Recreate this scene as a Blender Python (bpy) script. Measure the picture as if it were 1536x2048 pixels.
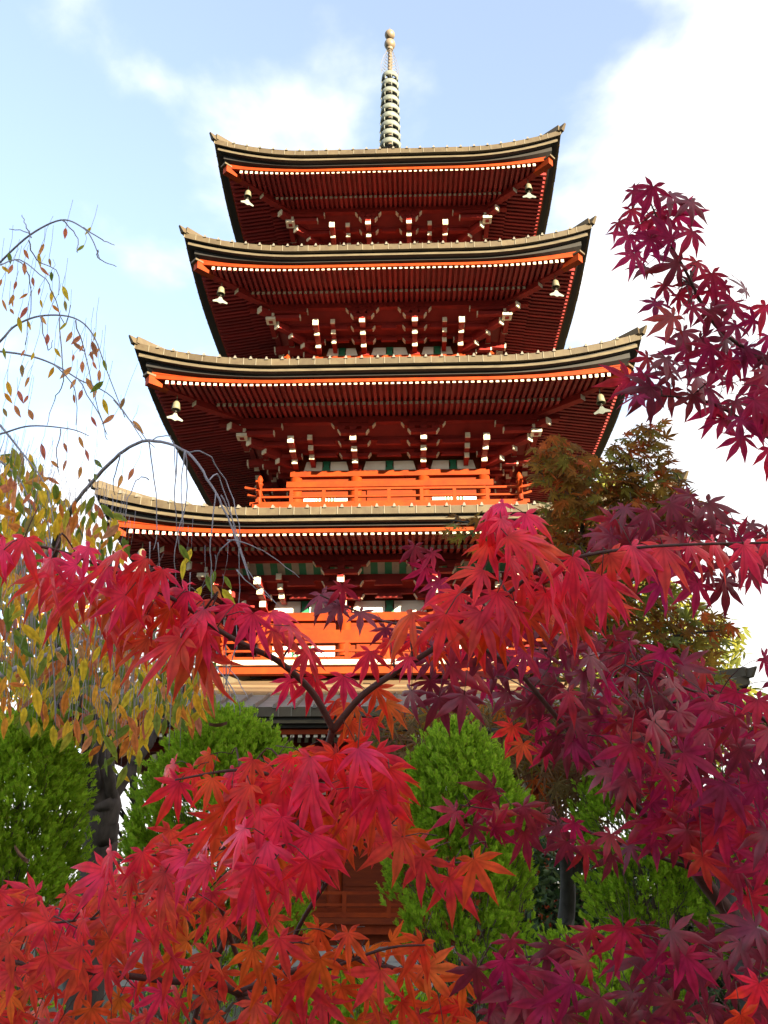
import bpy, math, random
import numpy as np
from mathutils import Vector, Matrix

for o in list(bpy.data.objects): bpy.data.objects.remove(o)
S = bpy.context.scene
R = math.radians
rnd = random.Random(7)
rng = np.random.default_rng(11)

# ------------------------------------------------------------------ camera
F = 1656.0; PITCH = 24.0; YAW = 1.78
CAM = Vector((0.42, -20.2, 1.6))
cd = bpy.data.cameras.new('camera'); cam = bpy.data.objects.new('camera', cd); S.collection.objects.link(cam)
cam.location = CAM; cam.rotation_euler = (R(90 + PITCH), 0, R(YAW))
cd.sensor_fit = 'HORIZONTAL'; cd.sensor_width = 36; cd.lens = 36 * F / 1536
cd.clip_start = 0.05; cd.clip_end = 3000
S.camera = cam
S.render.resolution_x = 768; S.render.resolution_y = 1024
_m = cam.rotation_euler.to_matrix()
CR, CU, CF = _m @ Vector((1, 0, 0)), _m @ Vector((0, 1, 0)), _m @ Vector((0, 0, -1))
def at(px, py, d):
    """point of the place at depth d seen at photo pixel (px, py)"""
    return CAM + d * ((px - 768) / F * CR + (1024 - py) / F * CU + CF)

# ------------------------------------------------------------------ light
S.view_settings.view_transform = 'Standard'; S.view_settings.look = 'None'
S.view_settings.exposure = 2.75; S.view_settings.gamma = 1
SUN_EL, SUN_AZ = 10.9, 41.0
sdir = Vector((math.sin(R(SUN_AZ)) * math.cos(R(SUN_EL)), -math.cos(R(SUN_AZ)) * math.cos(R(SUN_EL)), math.sin(R(SUN_EL))))
sl = bpy.data.lights.new('sun', 'SUN'); so = bpy.data.objects.new('sun', sl); S.collection.objects.link(so)
sl.energy = 4.6; sl.angle = R(0.6); sl.color = (1.0, 0.84, 0.56)
so.rotation_euler = sdir.to_track_quat('Z', 'Y').to_euler()
W = bpy.data.worlds.new('World'); S.world = W; W.use_nodes = True
nt = W.node_tree; N = nt.nodes; L = nt.links
for n in list(N): N.remove(n)
out = N.new('ShaderNodeOutputWorld')
sky = N.new('ShaderNodeTexSky'); sky.sky_type = 'NISHITA'; sky.sun_disc = False
sky.sun_elevation = R(SUN_EL); sky.sun_rotation = R(180 - SUN_AZ); sky.air_density = 1.0; sky.dust_density = 0.6
bg = N.new('ShaderNodeBackground'); bg.inputs[1].default_value = 0.092; 
tint = N.new('ShaderNodeMix'); tint.data_type = 'RGBA'; tint.blend_type = 'MULTIPLY'; tint.inputs[0].default_value = 1; tint.inputs[7].default_value = (0.95, 0.95, 1.0, 1)
L.new(sky.outputs[0], tint.inputs[6]); L.new(tint.outputs[2], bg.inputs[0])
bgc = N.new('ShaderNodeBackground'); bgc.inputs[0].default_value = (1.0, 0.985, 0.97, 1); bgc.inputs[1].default_value = 0.25
tc = N.new('ShaderNodeTexCoord')
mp = N.new('ShaderNodeMapping'); mp.inputs['Scale'].default_value = (1, 1, 1.5); mp.inputs['Location'].default_value = (0.35, 0.2, 0.1)
L.new(tc.outputs['Generated'], mp.inputs[0])
nz = N.new('ShaderNodeTexNoise'); nz.inputs['Scale'].default_value = 4.2; nz.inputs['Detail'].default_value = 7; nz.inputs['Roughness'].default_value = 0.5
nz.inputs['Distortion'].default_value = 0.1
L.new(mp.outputs[0], nz.inputs['Vector'])
sx = N.new('ShaderNodeSeparateXYZ'); L.new(tc.outputs['Generated'], sx.inputs[0])
def mth(op, a, b=None, clamp=False):
    n = N.new('ShaderNodeMath'); n.operation = op; n.use_clamp = clamp
    for i, v in enumerate((a, b)):
        if v is None: continue
        if isinstance(v, (int, float)): n.inputs[i].default_value = v
        else: L.new(v, n.inputs[i])
    return n.outputs[0]
bias = mth('ADD', mth('MULTIPLY', sx.outputs[0], 0.9), mth('MULTIPLY', sx.outputs[2], -1.05))
cov = mth('ADD', mth('ADD', mth('MULTIPLY', mth('SUBTRACT', nz.outputs[0], 0.5), 3.2), bias), 1.0)
ss = N.new('ShaderNodeMapRange'); ss.interpolation_type = 'SMOOTHSTEP'
ss.inputs['From Min'].default_value = 0.05; ss.inputs['From Max'].default_value = 0.95; ss.inputs['To Min'].default_value = 0.16
L.new(cov, ss.inputs['Value'])
mx = N.new('ShaderNodeMixShader'); L.new(ss.outputs[0], mx.inputs[0]); L.new(bg.outputs[0], mx.inputs[1]); L.new(bgc.outputs[0], mx.inputs[2])
L.new(mx.outputs[0], out.inputs[0])

# ------------------------------------------------------------------ materials
def mat(name, col, rough=0.6, noise=0.0, nscale=4.0, col2=None, stretch=(1, 1, 1), bump=0.0, spec=0.3, metal=0.0, island=0.0):
    m = bpy.data.materials.new(name); m.use_nodes = True
    t = m.node_tree; n = t.nodes; l = t.links; p = n['Principled BSDF']
    p.inputs['Roughness'].default_value = rough; p.inputs['Specular IOR Level'].default_value = spec; p.inputs['Metallic'].default_value = metal
    c1 = tuple(col) + (1,)
    c2 = tuple(col2 if col2 else [x * 0.6 for x in col]) + (1,)
    tcn = n.new('ShaderNodeTexCoord'); mpn = n.new('ShaderNodeMapping'); mpn.inputs['Scale'].default_value = stretch
    l.new(tcn.outputs['Object'], mpn.inputs[0])
    nn = n.new('ShaderNodeTexNoise'); nn.inputs['Scale'].default_value = nscale; nn.inputs['Detail'].default_value = 6; nn.inputs['Roughness'].default_value = .65
    l.new(mpn.outputs[0], nn.inputs['Vector'])
    mr = n.new('ShaderNodeMapRange'); mr.inputs['From Min'].default_value = .35; mr.inputs['From Max'].default_value = .68
    mr.inputs['To Max'].default_value = noise; l.new(nn.outputs[0], mr.inputs[0])
    mixn = n.new('ShaderNodeMix'); mixn.data_type = 'RGBA'; mixn.inputs[6].default_value = c1; mixn.inputs[7].default_value = c2
    l.new(mr.outputs[0], mixn.inputs[0])
    res = mixn.outputs[2]
    if island:
        g = n.new('ShaderNodeNewGeometry'); hs = n.new('ShaderNodeHueSaturation')
        m2 = n.new('ShaderNodeMapRange'); m2.inputs['To Min'].default_value = 1 - island; m2.inputs['To Max'].default_value = 1 + island
        l.new(g.outputs['Random Per Island'], m2.inputs[0]); l.new(m2.outputs[0], hs.inputs['Value']); l.new(res, hs.inputs['Color']); res = hs.outputs[0]
    l.new(res, p.inputs['Base Color'])
    if bump:
        b = n.new('ShaderNodeBump'); b.inputs['Strength'].default_value = bump; b.inputs['Distance'].default_value = .02
        l.new(nn.outputs[0], b.inputs['Height']); l.new(b.outputs[0], p.inputs['Normal'])
    return m

def leaf_mat(name, stops, rough=0.42, trans=0.35, spec=0.4, veins=0.0, rib=(.62, .5, .5)):
    """leaf colours drawn per leaf from a ramp, with some light passing through"""
    m = bpy.data.materials.new(name); m.use_nodes = True
    t = m.node_tree; n = t.nodes; l = t.links; p = n['Principled BSDF']
    g = n.new('ShaderNodeNewGeometry'); r = n.new('ShaderNodeValToRGB')
    e = r.color_ramp.elements
    while len(e) < len(stops): e.new(0.5)
    for i, (x, c) in enumerate(stops): e[i].position = x; e[i].color = tuple(c) + (1,)
    l.new(g.outputs['Random Per Island'], r.inputs[0])
    tcn = n.new('ShaderNodeTexCoord'); nn = n.new('ShaderNodeTexNoise'); nn.inputs['Scale'].default_value = 38; nn.inputs['Detail'].default_value = 3
    l.new(tcn.outputs['Object'], nn.inputs['Vector'])
    hs = n.new('ShaderNodeHueSaturation'); mr = n.new('ShaderNodeMapRange'); mr.inputs['From Min'].default_value = .3; mr.inputs['From Max'].default_value = .7
    mr.inputs['To Min'].default_value = .72; mr.inputs['To Max'].default_value = 1.32; l.new(nn.outputs[0], mr.inputs[0])
    m3 = n.new('ShaderNodeMapRange'); m3.inputs['From Min'].default_value = .3; m3.inputs['From Max'].default_value = .7; m3.inputs['To Min'].default_value = .5 - veins; m3.inputs['To Max'].default_value = .5 + veins
    n2 = n.new('ShaderNodeTexNoise'); n2.inputs['Scale'].default_value = 16; n2.inputs['Detail'].default_value = 4; l.new(tcn.outputs['Object'], n2.inputs['Vector'])
    l.new(n2.outputs[0], m3.inputs[0]); l.new(m3.outputs[0], hs.inputs['Hue'])
    l.new(mr.outputs[0], hs.inputs['Value'])
    at_ = n.new('ShaderNodeAttribute'); at_.attribute_name = 'rib'; mrb = n.new('ShaderNodeMapRange'); mrb.inputs['From Min'].default_value = .55; mrb.inputs['From Max'].default_value = 1.0; mrb.inputs['To Max'].default_value = .55
    l.new(at_.outputs['Fac'], mrb.inputs[0]); rb = n.new('ShaderNodeMix'); rb.data_type = 'RGBA'; rb.blend_type = 'MULTIPLY'; rb.inputs[7].default_value = rib + (1,)
    l.new(mrb.outputs[0], rb.inputs[0]); l.new(r.outputs[0], rb.inputs[6]); l.new(rb.outputs[2], hs.inputs['Color'])
    l.new(hs.outputs[0], p.inputs['Base Color']); p.inputs['Roughness'].default_value = rough; p.inputs['Specular IOR Level'].default_value = spec
    tr = n.new('ShaderNodeBsdfTranslucent'); l.new(hs.outputs[0], tr.inputs[0])
    mxs = n.new('ShaderNodeMixShader'); mxs.inputs[0].default_value = trans
    l.new(p.outputs[0], mxs.inputs[1]); l.new(tr.outputs[0], mxs.inputs[2]); l.new(mxs.outputs[0], n['Material Output'].inputs[0])
    return m

M = {}
M['red'] = mat('vermilion_paint', (0.25, 0.033, 0.004), .6, .9, 2.5, (0.14, 0.017, 0.004), (1, 1, 1), .1, spec=.12)
M['redwall'] = mat('vermilion_boards', (0.18, 0.027, 0.005), .6, .9, 3, (0.10, 0.015, 0.005), (1, 1, 6), .1, spec=.12)
M['rafter'] = mat('shaded_rafter_red', (0.215, 0.0165, 0.0165), .65, .6, 2.2, (0.13, 0.011, 0.0135), island=.22)  # vermilion made darker and more crimson to imitate shade under the eaves
M['bracket'] = mat('shaded_bracket_red', (0.225, 0.018, 0.015), .65, .7, 3, (0.135, 0.0115, 0.0115), spec=.15)  # same vermilion with the under-eave shade put into its colour
M['white'] = mat('white_paint', (0.62, 0.57, 0.46), .7, .6, 7, (0.40, 0.33, 0.24))
M['dimwhite'] = mat('shaded_white', (0.30, 0.27, 0.22), .8, .5, 6)  # white darkened so the cove stripes look shaded by the eave
M['plaster'] = mat('plaster', (0.76, 0.73, 0.66), .8, .35, 5, (0.6, .55, .46))
M['green'] = mat('green_paint', (0.02, 0.16, 0.085), .6, .5, 6)
M['copper'] = mat('copper_band', (0.075, 0.058, 0.033), .6, .8, 6, (0.05, 0.033, 0.019), (1, 1, 1), .1, island=.18)
M['joint'] = mat('copper_joint', (0.15, 0.13, 0.095), .6, .4, 9)
M['black'] = mat('dark_eave_board', (0.016, 0.015, 0.015), .6, .4, 6, (0.03, .026, .022))
M['strip'] = mat('weathered_strip', (0.11, 0.088, 0.055), .8, .9, 3.5, (0.045, .036, .024), (1, 1, 8), .1)
M['sheet'] = mat('roof_sheet', (0.24, 0.235, 0.215), .6, .8, 2.2, (0.15, .15, .145), (1, 5, 5), .15, spec=.3)
M['board'] = mat('roof_boards', (0.17, 0.105, 0.055), .75, .9, 2.6, (0.09, .06, .037), (.35, 9, 9), .2)
M['seam'] = mat('roof_seam', (0.15, 0.135, 0.115), .55, .5, 5)
M['stone'] = mat('granite', (0.30, 0.28, 0.25), .85, .6, 9, (0.2, .19, .17), bump=.3)
M['bronze'] = mat('bell_bronze', (0.15, 0.135, 0.085), .6, .7, 12, (0.09, .095, .065), spec=.4)
M['verdigris'] = mat('spire_copper', (0.16, 0.175, 0.155), .6, .9, 7, (0.08, .09, .08), spec=.4)
M['gilt'] = mat('spire_brown', (0.16, 0.12, 0.08), .5, .6, 6, (0.10, .08, .055), spec=.5)
M['dark'] = mat('dark_gap', (0.02, 0.012, 0.01), .9)
M['bark'] = mat('cherry_bark', (0.085, 0.065, 0.055), .9, .8, 14, (0.035, .027, .024), (1, 1, .3), .6)
M['twig'] = mat('cherry_twig', (0.36, 0.33, 0.37), .8, .6, 20, (0.2, .18, .2))
M['mbark'] = mat('maple_bark', (0.11, 0.045, 0.035), .75, .7, 22, (0.05, .026, .024), (1, 1, 1), .3)
M['gbark'] = mat('dark_bark', (0.06, 0.052, 0.045), .9, .8, 12, (0.03, .026, .022), bump=.5)
M['deadtwig'] = mat('dead_twig', (0.13, 0.085, 0.06), .9, .6, 20, (0.07, .05, .04))
M['soil'] = mat('soil', (0.085, 0.07, 0.045), .95, .9, 1.4, (0.05, .065, .025), bump=.4)
M['slate'] = mat('shade_hall_tile', (0.11, 0.11, 0.12), .6, .5, 2)
M['brownleaf'] = mat('brown_leaf', (0.17, 0.075, 0.045), .7, .6, 40, (0.1, .05, .035))
M['l_red'] = leaf_mat('leaf_crimson', [(0, (.80, .022, .035)), (.35, (.86, .03, .06)), (.6, (.82, .035, .022)), (.82, (.80, .075, .015)), (1, (.72, .018, .05))], .45, .42, .2, veins=.010)
M['l_pink'] = leaf_mat('leaf_rose', [(0, (.86, .03, .075)), (.5, (.9, .04, .10)), (.8, (.80, .022, .05)), (1, (.78, .04, .025))], .42, .38, .25, veins=.010)
M['l_orange'] = leaf_mat('leaf_orange', [(0, (.72, .075, .015)), (.4, (.76, .115, .018)), (.7, (.70, .05, .02)), (.9, (.76, .17, .022)), (1, (.68, .035, .035))], .5, .4, .15, veins=.010)
M['l_salmon'] = leaf_mat('leaf_scarlet', [(0, (.70, .034, .03)), (.4, (.76, .05, .05)), (.75, (.72, .075, .025)), (1, (.66, .028, .055))], .48, .4, .2, veins=.010)
M['l_purple'] = leaf_mat('leaf_burgundy', [(0, (.20, .018, .034)), (.35, (.29, .018, .040)), (.65, (.18, .018, .036)), (.88, (.42, .018, .04)), (1, (.44, .022, .02))], .38, .35, .5, veins=.012)
M['l_magenta'] = leaf_mat('leaf_wine', [(0, (.40, .016, .06)), (.4, (.52, .018, .075)), (.75, (.28, .016, .065)), (1, (.60, .022, .05))], .45, .62, .3, veins=.012)
M['l_olive'] = leaf_mat('leaf_olive', [(0, (.19, .085, .02)), (.3, (.28, .12, .02)), (.55, (.22, .18, .025)), (.8, (.38, .12, .02)), (1, (.48, .09, .02))], .65, .55, .08)
M['l_yelgreen'] = leaf_mat('leaf_yellowgreen', [(0, (.16, .18, .025)), (.5, (.24, .235, .03)), (1, (.09, .12, .025))], .6, .45, .2)
M['l_lace'] = leaf_mat('leaf_laceleaf', [(0, (.13, .10, .04)), (.4, (.20, .13, .05)), (.75, (.17, .065, .035)), (1, (.23, .18, .06))], .65, .35, .15)
M['l_cherry'] = leaf_mat('leaf_cherry', [(0, (.12, .19, .03)), (.25, (.24, .28, .035)), (.42, (.70, .52, .04)), (.68, (.85, .50, .035)), (.87, (.70, .23, .03)), (1, (.6, .15, .07))], .55, .5, .2)
M['l_cherrypink'] = leaf_mat('leaf_cherry_pink', [(0, (.72, .24, .12)), (.4, (.74, .36, .10)), (.7, (.60, .16, .11)), (1, (.34, .26, .08))], .55, .58, .15)
M['l_thuja'] = leaf_mat('leaf_cypress', [(0, (.20, .34, .02)), (.5, (.31, .48, .026)), (.85, (.40, .56, .035)), (1, (.28, .29, .05))], .6, .5, .12)
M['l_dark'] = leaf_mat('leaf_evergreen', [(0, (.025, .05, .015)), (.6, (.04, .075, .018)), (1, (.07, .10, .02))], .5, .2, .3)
M['l_farorange'] = leaf_mat('leaf_far_orange', [(0, (.80, .33, .05)), (.5, (.85, .45, .07)), (1, (.6, .22, .05))], .7, .5, .1)  # brightened to stand in for sunlight, as the pagoda's shadow covers this tree

# ------------------------------------------------------------------ mesh helpers
def link(o): S.collection.objects.link(o); return o
def empty(name, loc=(0, 0, 0), parent=None):
    o = link(bpy.data.objects.new(name, None)); o.location = loc; o.parent = parent; o.empty_display_size = .2; return o
def tag(o, label=None, cat=None, group=None, kind=None):
    if label: o['label'] = label
    if cat: o['category'] = cat
    if group: o['group'] = group
    if kind: o['kind'] = kind
    return o

class MB:
    def __init__(s): s.v = []; s.f = []; s.m = []
    def face(s, pts, mi=0):
        i = len(s.v); s.v += [tuple(p) for p in pts]; s.f.append(tuple(range(i, i + len(pts)))); s.m.append(mi)
    def hexa(s, p, mi=0, endmi=None):
        """p: 8 points, 0-3 one end ring, 4-7 the other; endmi = material of the first end"""
        i = len(s.v); s.v += [tuple(q) for q in p]
        for k, q in enumerate(((0, 1, 2, 3), (4, 7, 6, 5), (0, 4, 5, 1), (1, 5, 6, 2), (2, 6, 7, 3), (3, 7, 4, 0))):
            s.f.append(tuple(i + a for a in q)); s.m.append(endmi if (k == 0 and endmi is not None) else mi)
    def box(s, x0, x1, y0, y1, z0, z1, mi=0, T=None):
        p = [(x0, y0, z0), (x1, y0, z0), (x1, y0, z1), (x0, y0, z1), (x0, y1, z0), (x1, y1, z0), (x1, y1, z1), (x0, y1, z1)]
        s.hexa([T(*q) for q in p] if T else p, mi)
    def beam(s, a, b, w, h, mi=0, endmi=None, up=Vector((0, 0, 1))):
        a = Vector(a); b = Vector(b); d = (b - a).normalized(); x = d.cross(up).normalized() * w / 2; u = x.cross(d).normalized() * h / 2
        s.hexa([a - x - u, a + x - u, a + x + u, a - x + u, b - x - u, b + x - u, b + x + u, b - x + u], mi, endmi)
    def lathe(s, prof, n=16, c=(0, 0, 0), mi=0):
        i = len(s.v)
        for r, z in prof:
            for k in range(n):
                a = 2 * math.pi * k / n; s.v.append((c[0] + r * math.cos(a), c[1] + r * math.sin(a), c[2] + z))
        for j in range(len(prof) - 1):
            for k in range(n):
                k2 = (k + 1) % n
                s.f.append((i + j * n + k, i + j * n + k2, i + (j + 1) * n + k2, i + (j + 1) * n + k)); s.m.append(mi)
    def tube(s, pts, rad, n=6, mi=0):
        pts = [Vector(p) for p in pts]; i = len(s.v); K = len(pts)
        ref = Vector((0.31, 0.17, 0.93))
        for j, p in enumerate(pts):
            d = (pts[min(j + 1, K - 1)] - pts[max(j - 1, 0)])
            if d.length < 1e-9: d = Vector((0, 0, 1))
            d.normalize(); x = d.cross(ref)
            if x.length < 1e-3: x = d.cross(Vector((1, 0, 0)))
            x.normalize(); y = d.cross(x); r = rad[j] if hasattr(rad, '__len__') else rad
            for k in range(n):
                a = 2 * math.pi * k / n; s.v.append(tuple(p + (x * math.cos(a) + y * math.sin(a)) * r))
        for j in range(K - 1):
            for k in range(n):
                k2 = (k + 1) % n
                s.f.append((i + j * n + k, i + j * n + k2, i + (j + 1) * n + k2, i + (j + 1) * n + k)); s.m.append(mi)
        s.f.append(tuple(i + k for k in range(n))[::-1]); s.m.append(mi)
        s.f.append(tuple(i + (K - 1) * n + k for k in range(n))); s.m.append(mi)
    def build(s, name, mats, parent=None, smooth=False):
        me = bpy.data.meshes.new(name); me.from_pydata(s.v, [], s.f)
        for m in (mats if isinstance(mats, (list, tuple)) else [mats]): me.materials.append(m)
        me.polygons.foreach_set('material_index', s.m)
        if smooth: me.polygons.foreach_set('use_smooth', [True] * len(s.f))
        me.update(); o = link(bpy.data.objects.new(name, me)); o.parent = parent
        return o

def spline(pts, n=6):
    """Catmull-Rom through points (Vectors)"""
    pts = [Vector(p) for p in pts]; o = []
    for i in range(len(pts) - 1):
        p0 = pts[max(i - 1, 0)]; p1 = pts[i]; p2 = pts[i + 1]; p3 = pts[min(i + 2, len(pts) - 1)]
        for k in range(n):
            t = k / n
            o.append(0.5 * ((2 * p1) + (p2 - p0) * t + (2 * p0 - 5 * p1 + 4 * p2 - p3) * t * t + (3 * p1 - p0 - 3 * p2 + p3) * t ** 3))
    o.append(pts[-1]); return o

# ================================================================== SETTING
g = MB(); g.box(-900, 900, -900, 900, -1, 0)
tag(g.build('ground', M['soil']), kind='structure')

# ================================================================== PAGODA
pag = empty('pagoda')
tag(pag, 'tall vermilion pagoda with upturned dark eaves and a ringed spire', 'pagoda')
ST = {1: dict(h=6.13, b=2.95, e=4.28, fl=1.0, o=0.0), 2: dict(h=5.70, b=2.73, e=8.18, fl=5.72, o=-.10), 3: dict(h=5.44, b=2.26, e=11.78, fl=9.45, o=0.0),
      4: dict(h=4.86, b=1.85, e=15.38, fl=13.1, o=0.0), 5: dict(h=4.50, b=1.55, e=18.85, fl=16.6, o=0.03)}
def rot(k):
    c, s = ((1, 0), (0, 1), (-1, 0), (0, -1))[k]
    return lambda x, y, z: (x * c - y * s, x * s + y * c, z)
def side(k):
    """(along, outward, z) of side k -> world; k=0 faces the camera"""
    r = rot(k); return lambda s, d, z: r(s, -d, z)
CURL = .50
def curl(u): u = min(abs(u), 1.0); return CURL * max(0, (u - .42) / .58) ** 2
US = [-1 + 2 * i / 48 for i in range(49)]

def extrude(mb, prof, h, e, mi=0):
    """profile (d, z, curl factor) run round all four sides, mitred at the hips"""
    for k in range(4):
        T = side(k)
        for a, c in zip(prof[:-1], prof[1:]):
            for u0, u1 in zip(US[:-1], US[1:]):
                mb.face([T(u0 * a[0], a[0], e + a[1] + a[2] * curl(u0)), T(u1 * a[0], a[0], e + a[1] + a[2] * curl(u1)),
                         T(u1 * c[0], c[0], e + c[1] + c[2] * curl(u1)), T(u0 * c[0], c[0], e + c[1] + c[2] * curl(u0))], mi)

def make_roof(n):
    st = ST[n]; h, b, e = st['h'], st['b'], st['e']
    if n < 5: bt = ST[n + 1]['b'] + .25; rise = ST[n + 1]['fl'] - .25 - e
    else: bt = .45; rise = 2.55
    NV = 12
    def topz(s, d):
        v = min(max((h - d) / (h - bt), 0), 1)
        return e + rise * (.8 * v + .2 * v * v if n < 5 else .55 * v + .45 * v * v) + curl(s / d) * (1 - v) ** 2
    mb = MB()
    for k in range(4):
        T = side(k)
        for j in range(NV):
            d0 = h + (bt - h) * j / NV; d1 = h + (bt - h) * (j + 1) / NV
            for u0, u1 in zip(US[:-1], US[1:]):
                mid = (d0 + d1) / 2
                mb.face([T(u0 * d0, d0, topz(u0 * d0, d0)), T(u1 * d0, d0, topz(u1 * d0, d0)), T(u1 * d1, d1, topz(u1 * d1, d1)), T(u0 * d1, d1, topz(u0 * d1, d1))],
                        1 if mid < h - 1.55 else 0)
    if n == 1:   # the stepped edge where the boarded upper slope meets the sheet metal
        for k in range(4):
            T = side(k)
            for q in range(3):
                d = h - 1.5 - q * .42
                for u0, u1 in zip(US[:-1], US[1:]):
                    a0, a1 = u0 * d, u1 * d
                    mb.hexa([T(a0, d, topz(a0, d)), T(a1, d, topz(a1, d)), T(a1, d, topz(a1, d) + .035), T(a0, d, topz(a0, d) + .035),
                             T(a0, d - .4, topz(a0, d - .4) - .01), T(a1, d - .4, topz(a1, d - .4) - .01), T(a1, d - .4, topz(a1, d - .4) + .004), T(a0, d - .4, topz(a0, d - .4) + .004)], 1)
    # standing seams running up the slope, ending in little caps over the edge
    ns = int(2 * h / .335)
    for k in range(4):
        T = side(k)
        for i in range(ns):
            s = -h + (i + .5) * 2 * h / ns
            dl = [h + .03, h - .35, h - .75, h - 1.15, h - 1.5]
            dl = [d for d in dl if d > abs(s) + .02]
            if len(dl) < 2: continue
            for d0, d1 in zip(dl[:-1], dl[1:]):
                z0 = topz(s, min(d0, h)) ; z1 = topz(s, d1); hh = .05 if d0 > h else .055; w = .035
                mb.hexa([T(s - w, d0, z0 - .02), T(s + w, d0, z0 - .02), T(s + w * .3, d0, z0 + hh), T(s - w * .3, d0, z0 + hh),
                         T(s - w, d1, z1 - .02), T(s + w, d1, z1 - .02), T(s + w * .3, d1, z1 + .05), T(s - w * .3, d1, z1 + .05)], 2)
    roof = mb.build('roof', [M['sheet'], M['board'], M['seam']], pag)
    # hip ridges with the raised horn at each corner
    for k in range(4):
        T = side(k); mb = MB()
        ds = [bt + (h - bt) * i / 14 for i in range(15)]
        for d0, d1 in zip(ds[:-1], ds[1:]):
            z0, z1 = topz(d0, d0), topz(d1, d1); hh0 = .12; hh1 = .12
            a = Vector(T(d0, d0, z0 + .04)); c = Vector(T(d1, d1, z1 + .04)); mb.beam(a, c, .17, .16)
        zc = topz(h, h)
        ho = .11
        P = lambda t, w, z: T(h + t - w, h + t + w, z)
        mb.hexa([P(-.9, -.05, zc - .18), P(-.9, .05, zc - .18), P(-.9, .05, zc - .02), P(-.9, -.05, zc - .02),
                 P(.05, -.04, zc - .05), P(.05, .04, zc - .05), P(.12, .02, zc + ho), P(.12, -.02, zc + ho)])
        mb.build('hip_ridge', M['copper'], roof)
    # copper edge band of separate sheets
    mb = MB()
    npan = int(2 * h / .30)
    for k in range(4):
        T = side(k)
        edges = [-h] + sorted(-h + (i + rnd.uniform(-.2, .2)) * 2 * h / npan for i in range(1, npan)) + [h]
        for s0, s1 in zip(edges[:-1], edges[1:]):
            c0, c1 = curl(s0 / h), curl(s1 / h); j = rnd.uniform(0, .006)
            mb.hexa([T(s0, h + j, e - .155 + c0), T(s1, h + j, e - .155 + c1), T(s1, h + j, e + .005 + c1), T(s0, h + j, e + .005 + c0),
                     T(s0 * .985, h * .985, e - .155 + c0), T(s1 * .985, h * .985, e - .155 + c1), T(s1 * .985, h * .985, e - .004 + c1), T(s0 * .985, h * .985, e - .004 + c0)], 0)
            mb.hexa([T(s1 - .008, h + .012, e - .155 + c1), T(s1 + .008, h + .012, e - .155 + c1), T(s1 + .008, h + .012, e + .012 + c1), T(s1 - .008, h + .012, e + .012 + c1),
                     T(s1 - .008, h - .01, e - .155 + c1), T(s1 + .008, h - .01, e - .155 + c1), T(s1 + .008, h - .01, e + .012 + c1), T(s1 - .008, h - .01, e + .012 + c1)], 1)
    mb.build('edge_band', [M['copper'], M['joint']], roof)
    mb = MB()
    extrude(mb, [(h - .02, -.15, 1), (h - .10, -.155, 1), (h - .10, -.20, .97)], h, e)
    extrude(mb, [(h - .085, -.255, .9), (h - .22, -.262, .86), (h - .22, -.305, .68), (h - .34, -.31, .52)], h, e)
    mb.build('eave_edge', M['black'], roof)
    mb = MB(); extrude(mb, [(h - .12, -.196, .97), (h - .08, -.198, .96), (h - .08, -.253, .91), (h - .12, -.256, .9)], h, e)
    mb.build('eave_strip', M['strip'], roof)
    mb = MB(); extrude(mb, [(h - .33, -.292, .53), (h - .33, -.312, .46), (h - .36, -.314, .45), (h - .36, -.322, .44), (h - .30, -.324, .43), (h - .30, -.402, .38), (h - .36, -.404, .38)], h, e)
    mb.build('fascia', M['red'], roof)
    # underside
    FS = .15
    def fb(d): return -.455 + FS * (h - .3 - d)        # bottom of flying rafters
    def bb(d): return -.39 + FS * (h - 1.3 - d)        # bottom of base rafters
    def cf(d): return .38 * max(0, 1 - (h - d) / (h - b - .6)) ** 1.2
    mb = MB()
    extrude(mb, [(h - .38, fb(h - .38) + .085, cf(h - .38)), (h - .8, fb(h - .8) + .085, cf(h - .8)), (h - 1.28, fb(h - 1.28) + .085, cf(h - 1.28)), (h - 1.28, bb(h - 1.28) + .085, cf(h - 1.28)),
                 (h - 1.9, bb(h - 1.9) + .085, cf(h - 1.9)), (b - .05, bb(b - .05) + .085, 0)], h, e)
    nr = int(2 * (h - .42) / .132)
    for k in range(4):
        T = side(k)
        for i in range(nr + 1):
            s = -(h - .42) + i * 2 * (h - .42) / nr; w = .034
            for (da, db, zf, ov) in ((h - .335, h - 1.42, fb, 0), (h - 1.26, b + .55, bb, 0)):
                di = max(db, abs(s) + .10)
                if di > da - .12: continue
                za = e + zf(da) + cf(da) * curl(s / h); zb = e + zf(di) + cf(di) * curl(s / h)
                mb.hexa([T(s - w, da, za), T(s + w, da, za), T(s + w, da, za + .082), T(s - w, da, za + .082),
                         T(s - w, di, zb), T(s + w, di, zb), T(s + w, di, zb + .082), T(s - w, di, zb + .09)], 0, 1)
    mb.build('rafters', [M['rafter'], M['white']], roof)
    # hip rafters
    for k in range(4):
        T = side(k); mb = MB()
        def hp(d, z): return Vector(T(d, d, z))
        cc = lambda d: cf(d) * CURL
        mb.beam(hp(h - .27, e + fb(h - .27) - .0 + cc(h - .3)), hp(h - .62, e + fb(h - .62) - .0 + cc(h - .62)), .17, .2, 0, 0)
        mb.beam(hp(h - .62, e + fb(h - .62) + cc(h - .62)), hp(h - 1.6, e + fb(h - 1.6) - .01 + cc(h - 1.6)), .168, .198, 3, 3)
        mb.beam(hp(h - 1.1, e + bb(h - 1.1) - .03 + cc(h - 1.1)), hp(b + .2, e + bb(b + .2) - .03), .17, .2, 3, 1)
        mb.beam(hp(h - .22, e + fb(h - .27) + .125 + cc(h - .3)), hp(h - .62, e + fb(h - .62) + .115 + cc(h - .62)), .2, .05, 2)
        mb.build('hip_rafter', [M['red'], M['white'], M['copper'], M['bracket']], roof)  # outer end coloured as sunlit, the rest in the darkened shade red
    return roof

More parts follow.
